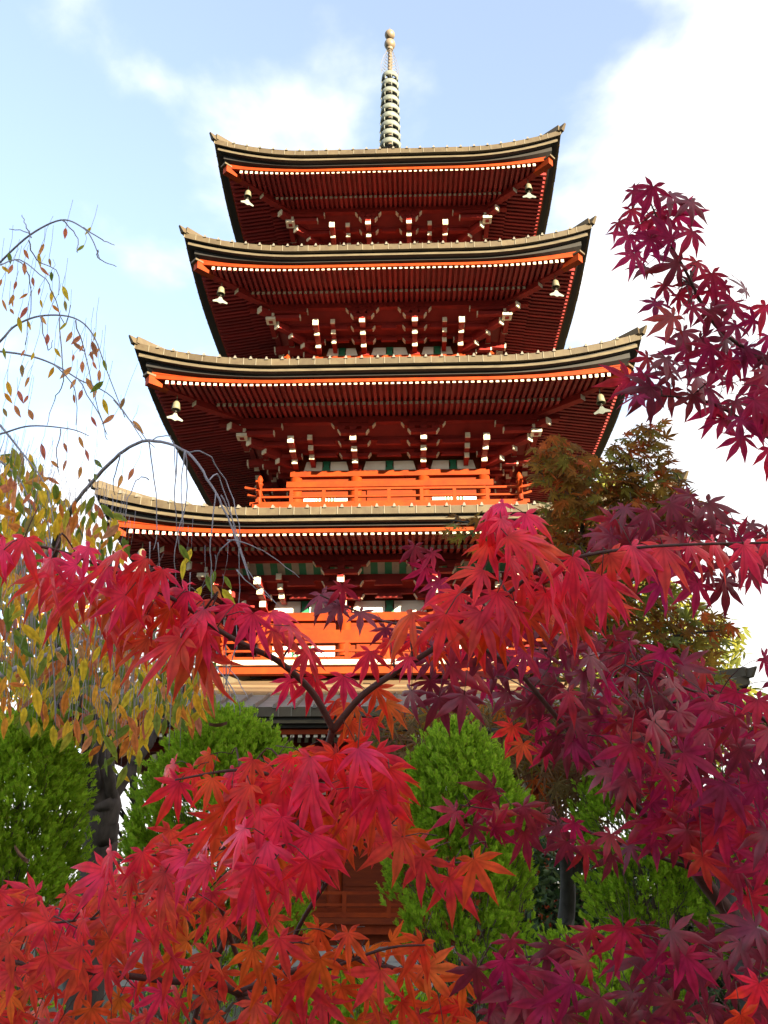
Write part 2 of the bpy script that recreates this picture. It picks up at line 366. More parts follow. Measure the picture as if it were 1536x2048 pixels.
def bays(b): return [-b, -b * .36, b * .36, b]

def make_bracket(n, diag=False):
    """stepped bracket cluster in (along, outward, z) relative to the wall line and eave height"""
    b = ST[n]['b']; k = max(.62, min(1.1, b / 2.4)); o = ST[n]['o']
    red, wh = MB(), MB()
    def arm(q, z0, z1, half):
        half *= k
        red.hexa([(-half + .06, -(q + .06), z0), (half - .06, -(q + .06), z0), (half, -(q + .06), z1), (-half, -(q + .06), z1),
                  (-half + .06, -(q - .06), z0), (half - .06, -(q - .06), z0), (half, -(q - .06), z1), (-half, -(q - .06), z1)])
        for sx_ in (-1, 1):
            wh.hexa([(sx_ * (half - .07), -(q + .066), z0 + .0), (sx_ * (half - .045), -(q + .066), z0), (sx_ * (half + .012), -(q + .066), z1), (sx_ * (half - .014), -(q + .066), z1),
                     (sx_ * (half - .07), -(q - .066), z0 + .0), (sx_ * (half - .045), -(q - .066), z0), (sx_ * (half + .012), -(q - .066), z1), (sx_ * (half - .014), -(q - .066), z1)])
        for x in (-half + .09, 0, half - .09):
            red.hexa([(x - .06, -(q + .075), z1 + .002), (x + .06, -(q + .075), z1 + .002), (x + .085, -(q + .085), z1 + .075), (x - .085, -(q + .085), z1 + .075),
                      (x - .06, -(q - .075), z1 + .002), (x + .06, -(q - .075), z1 + .002), (x + .085, -(q - .085), z1 + .075), (x - .085, -(q - .085), z1 + .075)])
    def nose(q, z, w, hh, slope=0.0):
        red.beam((0, -q, z - slope * q * .5), (0, .05, z + slope * q * .5), w, hh)
        wh.beam((0, -q - .006, z - slope * q * .5), (0, -q + .03, z - slope * q * .5), w + .006, hh + .006)
    arm(1.18, -.55, -.465, .54); arm(1.17, -.725, -.63, .38); arm(.75, -.80 + o * .5, -.70 + o * .5, .40); arm(.36, -.92 + o, -.82 + o, .40)
    nose(1.28, -.62, .135, .16, .36); nose(.84, -.925 + o * .5, .125, .125); nose(.44, -1.03 + o, .125, .125)
    red.box(-.13, .13, -.13, .1, -1.13 + o, -1.0 + o)
    return red, wh

def make_corner(n):
    b = ST[n]['b']; o = ST[n]['o']; red, wh = MB(), MB()
    D2 = Vector((1, -1, 0)).normalized()
    def nose(dirv, q, z, w, hh, slope=0.0, start=0.0):
        a = dirv * q + Vector((0, 0, z - slope)); c = dirv * start + Vector((0, 0, z + slope))
        red.beam(a, c, w, hh); d = (a - c).normalized(); wh.beam(a + d * .006, a - d * .03, w + .006, hh + .006)
    X, Y = Vector((1, 0, 0)), Vector((0, -1, 0))
    for dv in (X, Y):
        nose(dv, 1.22, -.80, .135, .16, .06); nose(dv, .84, -.925 + o * .5, .125, .125); nose(dv, .44, -1.03 + o, .125, .125)
        off = (Y if dv is X else X)
        for sgn in (-.42,):
            for q, z in ((1.05, -.72), (.80, -.86), (.55, -.98)):
                a = dv * q + off * sgn
                red.beam(a + Vector((0, 0, z)), off * sgn + dv * .1 + Vector((0, 0, z)), .11, .12)
                wh.beam(a + dv * .006 + Vector((0, 0, z)), a - dv * .03 + Vector((0, 0, z)), .116, .126)
    nose(D2, 1.45, -.74, .15, .17, .06); nose(D2, 2.0, -.58, .15, .15, .02, .8); nose(D2, 1.0, -.88 + o, .14, .14); nose(D2, .6, -1.0 + o, .13, .13)
    # lateral arms turning the corner
    for q, z, ln in ((1.18, -.51, .55), (1.17, -.68, .36), (.75, -.75, .4), (.36, -.87 + o, .4)):
        red.beam(Vector((q, -q, z)), Vector((q - ln - q * .35, -q, z)), .12, .1); red.beam(Vector((q, -q, z)), Vector((q, -q + ln + q * .35, z)), .12, .1)
    for q, z, ln in ((1.18, -.51, .55), (1.17, -.68, .36), (.75, -.75, .4), (.36, -.87 + o, .4)):
        x = q - ln - q * .35
        wh.box(x - .014, x + .012, -q - .066, -q + .066, z - .05, z + .052); wh.box(q - .066, q + .066, -x - .012, -x + .014, z - .05, z + .052)
    # white blocks under the hip rafter
    c = D2 * 1.62
    for z0, z1, w in ((-.50, -.36, .075), (-.66, -.54, .085), (-.78, -.70, .12)):
        wh.hexa([(c.x - w, c.y - w, z0), (c.x + w, c.y - w, z0), (c.x + w, c.y - w, z1), (c.x - w, c.y - w, z1), (c.x - w, c.y + w, z0), (c.x + w, c.y + w, z0), (c.x + w, c.y + w, z1), (c.x - w, c.y + w, z1)])
    red.beam(Vector((c.x, c.y, -.8)), Vector((c.x, c.y, -.3)), .1, .1, up=Vector((0, 1, 0)))
    return red, wh

def place(mb, T):
    m = MB(); m.v = [T(*p) for p in mb.v]; m.f = list(mb.f); m.m = list(mb.m); return m

def join(a, b):
    k = len(a.v); a.v += b.v; a.f += [tuple(i + k for i in f) for f in b.f]; a.m += [1] * len(b.f); return a

def make_storey(n):
    st = ST[n]; h, b, e, fl, o = st['h'], st['b'], st['e'], st['fl'], st['o']
    # wall body
    mb = MB(); mb.box(-b, b, -b, b, fl - .3, e - .25)
    wall = mb.build('wall', M['redwall'], pag)
    # beams running round the body
    mb = MB()
    def ring(d, z0, z1, th, ext=0.0):
        for k in range(4):
            T = side(k); E = d + ext if k % 2 == 0 else d - th - .003
            mb.box(-E, E, -d, -d + th, z0, z1, 0, rot(k))
    pt = e - 1.13 + o
    ring(b + .11, pt - .15 + o * .3, pt, .2, .03); ring(b + .17, pt - .46 + 2 * o, pt - .31 + o, .17, .04)
    ring(b + .17, fl + .02, fl + .14, .15)
    mb.build('beams', M['red'], wall); mb = MB()
    ring(b + 1.25, e - .45, e - .30, .14, .45); ring(b + .80, e - .685 + o * .5, e - .60, .10, .3); ring(b + .41, e - .80 + o, e - .71 + o, .10, .25)
    mb.build('purlins', M['bracket'], wall)
    # inclined boards between the bracket steps
    mb = MB()
    for k in range(4):
        T = side(k); q0, z0, q1, z1 = b + 1.12, e - .40, b + .78, e - .60
        mb.face([T(-q0, q0, z0), T(q0, q0, z0), T(q1, q1, z1), T(-q1, q1, z1)])
        q0, z0, q1, z1 = b + .72, e - .62, b + .38, e - .72 + o
        mb.face([T(-q0, q0, z0), T(q0, q0, z0), T(q1, q1, z1), T(-q1, q1, z1)])
    mb.build('cove_board', M['bracket'], wall)
    if n <= 2:
        mb = MB()
        for k in range(4):
            T = side(k); L_ = b + 1.0; ns = int(2 * L_ / .15)
            for i in range(ns):
                s0 = -L_ + i * 2 * L_ / ns; s1 = s0 + 2 * L_ / ns
                mb.face([T(s0, b + 1.12, e - .41), T(s1, b + 1.12, e - .41), T(s1, b + .79, e - .605), T(s0, b + .79, e - .605)], i % 2)
                # each slat stands a little proud of the board
        mb.build('striped_cove', [M['green'], M['dimwhite']], wall)
    for k in (0, 1, 3):
        T = side(k)
        for i in range(3):
            xm = (bays(b)[i] + bays(b)[i + 1]) / 2
            for q, z0, z1 in ((.80, e - .80 + o * .5, e - .69), (.42, e - .91 + o, e - .81 + o)):
                wz = .30 * (1 if b > 2 else .7)
                mb = MB(); mb.hexa([T(xm - wz, b + q + .03, z0), T(xm + wz, b + q + .03, z0), T(xm + wz * .8, b + q + .03, z1), T(xm - wz * .8, b + q + .03, z1), T(xm - wz, b + q - .05, z0), T(xm + wz, b + q - .05, z0), T(xm + wz * .8, b + q - .05, z1), T(xm - wz * .8, b + q - .05, z1)]); mb.build('spacer_arm', M['bracket'], wall)
    # columns, panels, windows
    xs = bays(b)
    done = set()
    for k in range(4):
        T = side(k)
        for x in xs[:-1]:
            c = T(x, b, 0); m = MB(); m.lathe([(.145, 0), (.145, pt - .17 - fl + .0), (.11, pt - .15 - fl)], 16, (c[0], c[1], fl))
            m.build('column', M['red'], wall, True)
        for i in range(3):
            x0, x1 = xs[i] + .17, xs[i + 1] - .17; m = MB(); xm = (x0 + x1) / 2; zz0, zz1 = pt + .005, pt + .27
            # plaster panels with sloped outer ends either side of a green strut
            for a0, a1, sl in ((x0, xm - .10, 1), (xm + .10, x1, -1)):
                p = [(a0, zz0), (a1, zz0), (a1 - (.07 if sl < 0 else 0), zz1), (a0 + (.07 if sl > 0 else 0), zz1)]
                m.hexa([T(s, b + .06, z) for s, z in p] + [T(s, b - .02, z) for s, z in p])
                m.build('plaster_panel', M['plaster'], wall); m = MB()
            m = MB(); p = [(xm - .11, zz0), (xm + .11, zz0), (xm + .06, zz0 + .13), (xm + .09, zz1), (xm - .09, zz1), (xm - .06, zz0 + .13)]
            m.face([T(s, b + .085, z) for s, z in p]); 
            for q in range(6):
                p0, p1 = p[q], p[(q + 1) % 6]; m.face([T(p0[0], b + .085, p0[1]), T(p0[0], b, p0[1]), T(p1[0], b, p1[1]), T(p1[0], b + .085, p1[1])])
            m.build('strut', M['green'], wall)
            if n in (2, 3, 4, 5) and i != 1:
                w0, w1 = (x0 + .03, x1 - .03); z0, z1 = fl + .25, fl + .50; m = MB(); w = w1 - w0
                for a0, a1, mi in ((w0, w0 + w * .27, 0), (w0 + w * .27, w1 - w * .27, 1), (w1 - w * .27, w1, 0)):
                    p = [(a0, z0), (a1, z0), (a1, z1), (a0, z1)]
                    m.hexa([T(s, b + .03, z) for s, z in p] + [T(s, b - .02, z) for s, z in p], mi)
                for q in range(7):
                    a = w0 + w * .28 + q * w * .44 / 6.3
                    p = [(a, z0), (a + w * .03, z0), (a + w * .03, z1), (a, z1)]; m.hexa([T(s, b + .05, z) for s, z in p] + [T(s, b + .01, z) for s, z in p], 0)
                m.build('window', [M['plaster'], M['green']], wall)
            elif n in (2, 3, 4, 5):
                m = MB()
                for a0, a1 in ((x0 + .1, xm - .012), (xm + .012, x1 - .1)):
                    p = [(a0, fl + .14), (a1, fl + .14), (a1, pt - .48), (a0, pt - .48)]
                    m.hexa([T(s, b + .035, z) for s, z in p] + [T(s, b - .02, z) for s, z in p])
                m.build('door', M['redwall'], wall)
            else:
                m = MB()
                if i == 1:
                    for a0, a1 in ((x0, xm - .012), (xm + .012, x1)):
                        p = [(a0, fl + .14), (a1, fl + .14), (a1, pt - .5), (a0, pt - .5)]
                        m.hexa([T(s, b + .035, z) for s, z in p] + [T(s, b - .02, z) for s, z in p])
                        for zz in (fl + .5, fl + 1.0, fl + 1.4):
                            p = [(a0 + .05, zz), (a1 - .05, zz), (a1 - .05, zz + .07), (a0 + .05, zz + .07)]
                            m.hexa([T(s, b + .06, z) for s, z in p] + [T(s, b + .03, z) for s, z in p])
                    m.build('door', M['redwall'], wall)
                else:
                    p = [(x0 + .06, fl + .95), (x1 - .06, fl + .95), (x1 - .06, fl + 1.6), (x0 + .06, fl + 1.6)]
                    m.hexa([T(s, b + .02, z) for s, z in p] + [T(s, b - .02, z) for s, z in p], 0)
                    for q in range(14):
                        a = x0 + .09 + q * (x1 - x0 - .18) / 13.5; m.hexa([T(a, b + .07, fl + .97), T(a + .05, b + .07, fl + .97), T(a + .05, b + .07, fl + 1.58), T(a, b + .07, fl + 1.58), T(a, b, fl + .97), T(a + .05, b, fl + .97), T(a + .05, b, fl + 1.58), T(a, b, fl + 1.58)], 0)
                    m.build('window', [M['green']], wall)
    # brackets
    r0, w0 = make_bracket(n); rc, wc = make_corner(n)
    for k in range(4):
        T = side(k)
        if k != 2:
            for x in xs[1:3]:
                TT = lambda X, Y, Z, x=x: T(X + x, b - Y, Z + e)
                join(place(r0, TT), place(w0, TT)).build('bracket_set', [M['bracket'], M['white']], pag)
        rr = rot(k); TT = lambda X, Y, Z: rr(X + b, Y - b, Z + e)
        join(place(rc, TT), place(wc, TT)).build('corner_bracket', [M['bracket'], M['white']], pag)
    # balcony
    br = b + (.74 if n > 1 else 1.0)
    mb = MB(); 
    for k in range(4):
        T = side(k); E = br + .12
        mb.hexa([T(-E, E, fl - .1), T(E, E, fl - .1), T(E, E, fl), T(-E, E, fl), T(-b, b, fl - .1), T(b, b, fl - .1), T(b, b, fl), T(-b, b, fl)], 0)
        E2 = br + .02
        mb.hexa([T(-E2, E2, fl - .26), T(E2, E2, fl - .26), T(E2, E2, fl - .104), T(-E2, E2, fl - .104), T(-E2 + .2, E2 - .2, fl - .26), T(E2 - .2, E2 - .2, fl - .26), T(E2 - .2, E2 - .2, fl - .104), T(-E2 + .2, E2 - .2, fl - .104)], 1)
    bal = mb.build('balcony', [M['white'] if n == 2 else M['red'] if n > 2 else M['redwall'], M['red']], pag)
    mb = MB(); po = MB()
    for k in range(4):
        T = side(k); E = br
        for z, t, ex in ((fl + .40, .032, .34), (fl + .21, .028, .26), (fl + .045, .05, .2)):
            zq = z + (.003 if k % 2 else 0)
            ptsl = [(-E - ex, .07), (-E - ex * .5, .025), (-E, 0), (E, 0), (E + ex * .5, .025), (E + ex, .07)]
            if z < fl + .1: ptsl = [(a, 0) for a, _ in ptsl]
            for (a0, c0), (a1, c1) in zip(ptsl[:-1], ptsl[1:]):
                mb.beam(T(a0, E, zq + c0), T(a1, E, zq + c1), .06, t * 1.6)
        nps = 9 if n > 1 else 11
        for i in range(nps):
            s = -E + (i + .0) * 2 * E / (nps - 1)
            if i in (0, nps - 1): continue
            p = MB(); p.beam(T(s, E - .003, fl), T(s, E - .003, fl + .385), .075, .075, up=Vector((0, 1, 0.01)))
            p.build('railing_post', M['red'], bal)
        p = MB(); c = T(E, E, 0); p.lathe([(.065, 0), (.065, .52), (.085, .53), (.085, .56), (.05, .58), (.075, .66), (.045, .74), (0, .79)], 10, (c[0], c[1], fl)); p.build('corner_post', M['red'], bal, True)
    mb.build('railing', M['red'], bal)

for n in range(1, 6):
    make_roof(n); make_storey(n)
# stone platform and front steps
mb = MB(); mb.box(-4.6, 4.6, -4.6, 4.6, 0, .55); 
for i in range(4): mb.box(-1.2, 1.2, -4.6 - .3 * (4 - i), -4.597 - .3 * (3 - i), 0, .138 * (i + 1) - .01)
mb.build('platform', M['stone'], pag)
mb = MB(); mb.box(-3.7, 3.7, -3.7, 3.7, .553, .74); mb.build('skirting', M['redwall'], pag)
# spire
mb = MB(); zt = ST[5]['e'] + 2.4
mb.box(-.62, .62, -.62, .62, zt, zt + .55); mb.box(-.72, .72, -.72, .72, zt + .553, zt + .65)
mb.lathe([(.55, .65), (.5, .95), (.25, 1.15), (.2, 1.2)], 20, (0, 0, zt)); mb.lathe([(.2, 1.2), (.45, 1.4), (.48, 1.5), (.15, 1.45)], 20, (0, 0, zt))
mb.lathe([(.10, 1.2), (.085, 6.2), (.06, 7.6)], 12, (0, 0, zt))
sp = mb.build('spire', M['gilt'], pag, True)
for p in sp.data.polygons[:12]: p.use_smooth = False
for i in range(9):
    z = 23.75 + i * .405; r = .345 - i * .008; m = MB()
    m.lathe([(r - .05, 0), (r, -.015), (r + .012, .10), (r, .20), (r - .05, .215), (r - .05, 0)], 28, (0, 0, z))
    for k in range(6):
        a = k * math.pi / 3; m.beam((.08 * math.cos(a), .08 * math.sin(a), z + .1), ((r - .03) * math.cos(a), (r - .03) * math.sin(a), z + .1), .05, .06)
    for k in range(8):
        a = k * math.pi / 4 + .2; x, y = (r + .005) * math.cos(a), (r + .005) * math.sin(a)
        m.tube([(x, y, z - .02), (x * 1.05, y * 1.05, z - .09), (x * .98, y * .98, z - .17)], .018, 5)
    m.build('spire_ring', M['verdigris'], sp, True)
m = MB()
for k in range(4):
    a = k * math.pi / 2 + .3; ca, sa = math.cos(a), math.sin(a)
    for q in range(7):
        z = 27.35 + q * .16; w = .30 - q * .025
        m.tube([(.07 * ca, .07 * sa, z - .05), (w * .6 * ca, w * .6 * sa, z), (w * ca, w * sa, z + .10), (w * .75 * ca, w * .75 * sa, z + .2), (w * .55 * ca, w * .55 * sa, z + .12)], .008, 4)
    m.tube([(.3 * ca, .3 * sa, 27.3), (.33 * ca, .33 * sa, 27.7), (.22 * ca, .22 * sa, 28.2), (.08 * ca, .08 * sa, 28.55)], .008, 4)
m.build('spire_flame', M['joint'], sp)
m = MB()
prof = lambda r, z0: [(r * math.sin(math.pi * i / 12), z0 - r * math.cos(math.pi * i / 12)) for i in range(13)]
m.lathe(prof(.20, 28.85), 20); m.build('spire_jewel', M['gilt'], sp, True)
m = MB(); m.lathe(prof(.185, 29.35)[:-1] + [(.03, 29.55), (.0, 29.75)], 20); m.build('spire_jewel', M['gilt'], sp, True)
m = MB(); m.lathe([(.09, 28.55), (.12, 28.58), (.12, 28.63), (.06, 28.68)], 16); m.build('spire_collar', M['gilt'], sp, True)

# wind bells hang from the hip rafters
def bell(n, sx_, label, yaw):
    st = ST[n]; d = st['h'] - .80; z = st['e'] - .52
    r = empty('wind_bell', (sx_ * d, -d, z)); tag(r, label, 'wind bell', 'bronze wind bells under the eave corners')
    r.rotation_euler = (0, 0, yaw); r.scale = (.86, .86, .9)
    m = MB(); m.tube([(0, 0, .22), (0, 0, 0)], .012, 6); m.lathe([(.0, .015), (.05, .0), (.085, -.05), (.098, -.14), (.115, -.235), (.108, -.235), (.09, -.14), (.07, -.05), (0, -.02)], 18)
    m.build('bell', M['bronze'], r, True)
    m = MB(); m.tube([(0, 0, -.04), (0, 0, -.36)], .014, 6); m.lathe([(0, -.25), (.04, -.28), (0, -.31)], 8); m.build('clapper', M['gbark'], r)
    m = MB(); P = [(-.03, -.33), (.03, -.33), (.07, -.40), (.21, -.48), (.19, -.52), (.08, -.505), (0, -.54), (-.08, -.505), (-.19, -.52), (-.21, -.48), (-.07, -.40)]
    m.face([(x, -.012, z_) for x, z_ in P]); m.face([(x, .012, z_) for x, z_ in P][::-1])
    for (a, b_), (c, d_) in zip(P, P[1:] + P[:1]): m.face([(a, -.012, b_), (a, .012, b_), (c, .012, d_), (c, -.012, d_)])
    m.build('wind_vane', M['verdigris'], r)
for n, w in ((5, 'topmost'), (4, 'second from top'), (3, 'third from top')):
    bell(n, -1, 'bronze wind bell with vane under the left corner of the %s eave' % w, rnd.uniform(.3, .9))
    bell(n, 1, 'bronze wind bell with vane under the right corner of the %s eave' % w, rnd.uniform(-.4, .2))
bell(2, -1, 'bronze wind bell among cherry leaves under the left corner of the fourth eave', .4)

# ================================================================== FOLIAGE TOOLS
def fast_mesh(name, V, T, mats, mi=None, parent=None, smooth=False):
    me = bpy.data.meshes.new(name); V = np.asarray(V, np.float32); T = np.asarray(T, np.int32)
    me.vertices.add(len(V)); me.vertices.foreach_set('co', V.ravel())
    me.loops.add(T.size); me.loops.foreach_set('vertex_index', T.ravel())
    me.polygons.add(len(T)); me.polygons.foreach_set('loop_start', np.arange(0, T.size, 3, dtype=np.int32))
    try: me.polygons.foreach_set('loop_total', np.full(len(T), 3, np.int32))
    except Exception: pass
    for m in mats: me.materials.append(m)
    if mi is not None: me.polygons.foreach_set('material_index', np.asarray(mi, np.int32))
    if smooth: me.polygons.foreach_set('use_smooth', np.ones(len(T), bool))
    me.update(calc_edges=True); me.validate()
    o = link(bpy.data.objects.new(name, me)); o.parent = parent; return o

def maple_template(kind, rs):
    """palmate leaf, base at origin, middle lobe along +x, unit length about 1"""
    if kind == 'lace': lob = [(-1.9, .5), (-1.25, .75), (-.62, .92), (0, 1), (.62, .92), (1.25, .75), (1.9, .5)]; ww = .05
    else: lob = [(-2.15, .36), (-1.35, .66), (-.68, .90), (0, 1), (.68, .90), (1.35, .66), (2.15, .36)]; ww = .122 if kind == 'm' else .104
    if kind == 'droop': lob = [(a * .80, l) for a, l in lob]
    V = [(0, 0, 0)]; T = []
    dr = rs.uniform(.05, .3); dy = rs.uniform(.25, .6) if kind == 'droop' else rs.uniform(0, .25)
    def zz(x, y): return -dr * (x * x + y * y) - dy * y * y
    lob = [(a + rs.uniform(-.08, .08), l * rs.uniform(.88, 1.08)) for a, l in lob]
    for i, (a, l) in enumerate(lob):
        ca, sa = math.cos(a), math.sin(a)
        fold = rs.uniform(-.012, .035); tw = rs.uniform(-.25, .25); tip = rs.uniform(-.18, .06); bend = rs.uniform(-.05, .05)
        aL = (a + lob[i - 1][0]) / 2 if i else a - .42
        aR = (a + lob[i + 1][0]) / 2 if i < 6 else a + .42
        nr = .27 if kind != 'lace' else .16
        def pt(r, off, z): off = off + bend * (r / l) ** 2 * l; return (r * ca - off * sa, r * sa + off * ca, z + zz(r * ca, r * sa))
        w = ww * l / .9 if l > .5 else ww * .6
        b0 = len(V)
        nl = nr * min(l, lob[i - 1][1] if i else l); nrr = nr * min(l, lob[i + 1][1] if i < 6 else l)
        V += [(nl * math.cos(aL), nl * math.sin(aL), -.015), pt(.42 * l, -w * .86, -fold + tw * w), pt(.56 * l, -w * .84, -fold + tw * w), pt(.76 * l, -w * .40, -fold * .5), pt(l, 0, tip * .5),
              pt(.76 * l, w * .40, -fold * .5), pt(.56 * l, w * .84, -fold - tw * w), pt(.42 * l, w * .86, -fold - tw * w), (nrr * math.cos(aR), nrr * math.sin(aR), -.015), pt(.46 * l, 0, .012), pt(.76 * l, 0, .004)]
        q = lambda *k: T.append(tuple(0 if j < 0 else b0 + j for j in k))
        q(-1, 0, 9); q(0, 1, 9); q(1, 2, 9); q(2, 10, 9); q(2, 3, 10); q(3, 4, 10); q(4, 5, 10); q(5, 6, 10); q(6, 9, 10); q(6, 7, 9); q(7, 8, 9); q(8, -1, 9)
    return np.array(V, np.float32), np.array(T, np.int32)
_rs = random.Random(3)
MAPLE = [maple_template('m', _rs) for _ in range(14)]
DROOP = [maple_template('droop', _rs) for _ in range(14)]
LACE = [maple_template('lace', _rs) for _ in range(6)]
def oval_template(rs):
    V = []; T = []; n = 5; cv = rs.uniform(-.25, .35)
    for i in range(n + 1):
        t = i / n; w = .175 * math.sin(math.pi * t ** .85) * (1 - .25 * t); z = -cv * t * t
        V += [(t, -w, z - .3 * w), (t, 0, z), (t, w, z - .3 * w)]
    for i in range(n):
        a = i * 3
        for j in (0, 1): T += [(a + j, a + j + 3, a + j + 4), (a + j, a + j + 4, a + j + 1)]
    return np.array(V, np.float32), np.array(T, np.int32)
OVAL = [oval_template(_rs) for _ in range(6)]

class Leaves:
    RIB = {}
    def __init__(s): s.V = []; s.T = []; s.mi = []; s.n = 0; s.rib = []
    def add(s, tmpl, pos, tdir, ndir, size, mi):
        V, T = tmpl
        t = Vector(tdir).normalized(); nn = Vector(ndir); nn = (nn - t * nn.dot(t))
        if nn.length < 1e-4: nn = t.orthogonal()
        nn.normalize(); b = nn.cross(t)
        Mx = np.array([t, b, nn], np.float32)
        s.rib.append(s.RIB[len(V)] if len(V) in s.RIB else np.zeros(len(V), np.float32))
        s.V.append(V @ Mx * size + np.array(pos, np.float32)); s.T.append(T + s.n); s.n += len(V); s.mi += [mi] * len(T)
    def build(s, name, mats, parent, smooth=False):
        o = fast_mesh(name, np.concatenate(s.V), np.concatenate(s.T), mats, s.mi, parent, smooth)
        rb = np.concatenate(s.rib); a = o.data.attributes.new('rib', 'FLOAT', 'POINT')
        if len(rb) == len(o.data.vertices): a.data.foreach_set('value', rb)
        return o

_r = np.zeros(78, np.float32); _r[0] = 1
for _k in range(7): _r[1 + _k * 11 + 9] = 1; _r[1 + _k * 11 + 10] = 1; _r[1 + _k * 11 + 4] = 1
Leaves.RIB[78] = _r
_r = np.zeros(18, np.float32); _r[1::3] = 1; Leaves.RIB[18] = _r
def inside(poly, x, y):
    c = False; j = len(poly) - 1
    for i in range(len(poly)):
        xi, yi = poly[i]; xj, yj = poly[j]
        if (yi > y) != (yj > y) and x < (xj - xi) * (y - yi) / (yj - yi) + xi: c = not c
        j = i
    return c
def darts(poly, spacing, rs, cap=4000, tries=30):
    xs = [p[0] for p in poly]; ys = [p[1] for p in poly]; x0, x1, y0, y1 = min(xs), max(xs), min(ys), max(ys)
    grid = {}; res = []; cs = spacing
    for _ in range(int((x1 - x0) * (y1 - y0) / spacing ** 2 * tries) + 50):
        x, y = rs.uniform(x0, x1), rs.uniform(y0, y1)
        if not inside(poly, x, y): continue
        gx, gy = int(x // cs), int(y // cs); ok = True
        for a in (-1, 0, 1):
            for b in (-1, 0, 1):
                for (u, v) in grid.get((gx + a, gy + b), ()):
                    if (u - x) ** 2 + (v - y) ** 2 < spacing * spacing: ok = False
        if ok: grid.setdefault((gx, gy), []).append((x, y)); res.append((x, y))
        if len(res) >= cap: break
    return res

class Tree:
    """a foreground tree: traced limbs plus leaf sprays, at its own distance from the camera"""
    def __init__(s, name, label, cat, base, bark, leafmats, seed):
        s.rs = random.Random(seed); s.root = empty(name, base); tag(s.root, label, cat)
        s.base = Vector(base); s.wood = MB(); s.fine = MB(); s.twigmat = None; s.lv = Leaves(); s.pts = []; s.bark = bark; s.lm = leafmats
    def limb(s, pts, r0, r1, n=6, sides=7, wob=0.0):
        """pts: (px, py, depth) or Vector"""
        P = [p if isinstance(p, Vector) else at(*p) for p in pts]
        P = spline(P, n); K = len(P)
        if wob:
            P = [p + Vector((s.rs.gauss(0, wob), s.rs.gauss(0, wob), s.rs.gauss(0, wob))) if 0 < i < K - 1 else p for i, p in enumerate(P)]
        (s.fine if s.twigmat and r0 < .021 else s.wood).tube([p - s.base for p in P], [r0 + (r1 - r0) * i / (K - 1) for i in range(K)], sides)
        s.pts += P; return P
    def near(s, p):
        best = None; bd = 1e9
        for q in s.pts:
            d = (q - p).length_squared
            if d < bd: bd = d; best = q
        return best, math.sqrt(bd)
    def leaf(s, px, py, d, ang, size, mi, tmpl, tilt=None, up=.55, petiole=True, twigs=.4):
        rs = s.rs; p = at(px, py, d)
        t = CR * math.cos(ang) - CU * math.sin(ang) + CF * (tilt if tilt is not None else rs.uniform(-.75, .15))
        nrm = -CF * 1.0 + Vector((0, 0, 1)) * up + Vector((rs.gauss(0, .28), rs.gauss(0, .2), rs.gauss(0, .22)))
        s.lv.add(rs.choice(tmpl), p - s.base, t, nrm, size, mi)
        if petiole == 'hang':   # a hanging shoot carries the leaf
            q = p + Vector((rs.gauss(0, .012), rs.gauss(0, .012), rs.uniform(.07, .22))); s.fine.tube([p - s.base, (p + q) / 2 - s.base + Vector((rs.gauss(0, .006), 0, 0)), q - s.base], .0011, 3)
        elif petiole:
            tn = Vector(t).normalized()
            q, dist = s.near(p) if s.pts else (None, 9)
            ln = size * rs.uniform(.5, .8)
            dirv = (-tn * .7 + Vector((0, 0, .25)))
            if q is not None and dist < .35 and dist > .02: dirv = (q - p).normalized() * .8 - tn * .3; ln = min(dist, size * .9)
            e_ = p + dirv.normalized() * ln
            s.wood.tube([p - s.base, (p + e_) / 2 - s.base + Vector((0, 0, .06 * ln)), e_ - s.base], max(.0007, size * .011), 3)
            if q is not None and twigs and rs.random() < twigs and dist > ln * 1.1 and dist < .6:
                mid = (e_ + q) / 2 + Vector((rs.gauss(0, .015), rs.gauss(0, .015), .02))
                tw = spline([e_, mid, q], 3); s.wood.tube([a - s.base for a in tw], [.001 + .0008 * i / (len(tw) - 1) for i in range(len(tw))], 4)
    def spray(s, poly, size_px, depth, ang, spacing, mis, tmpl=MAPLE, jit=.5, size_j=.22, up=.55, petiole=True, twigs=.4, gap=0.0, tilt=None):
        for (x, y) in darts(poly, spacing, s.rs):
            if gap and s.rs.random() < gap: continue
            d = s.rs.uniform(*depth); a = (ang(x, y) if callable(ang) else ang) + s.rs.gauss(0, jit)
            sz = size_px * s.rs.uniform(1 - size_j, 1 + size_j) * (sum(depth) / 2) / F
            mi = mis(x, y, s.rs) if callable(mis) else s.rs.choice(mis)
            s.leaf(x, y, d, a, sz, mi, tmpl, tilt, up, petiole, twigs)
    def finish(s):
        s.wood.build('trunk', s.bark, s.root, True)
        if s.fine.v: s.fine.build('twigs', s.twigmat, s.root, True)
        s.lv.build('crown', s.lm, s.root)
DN = math.pi / 2
def ground(px, d): p = at(px, 1700, d); return (p.x, p.y, 0)

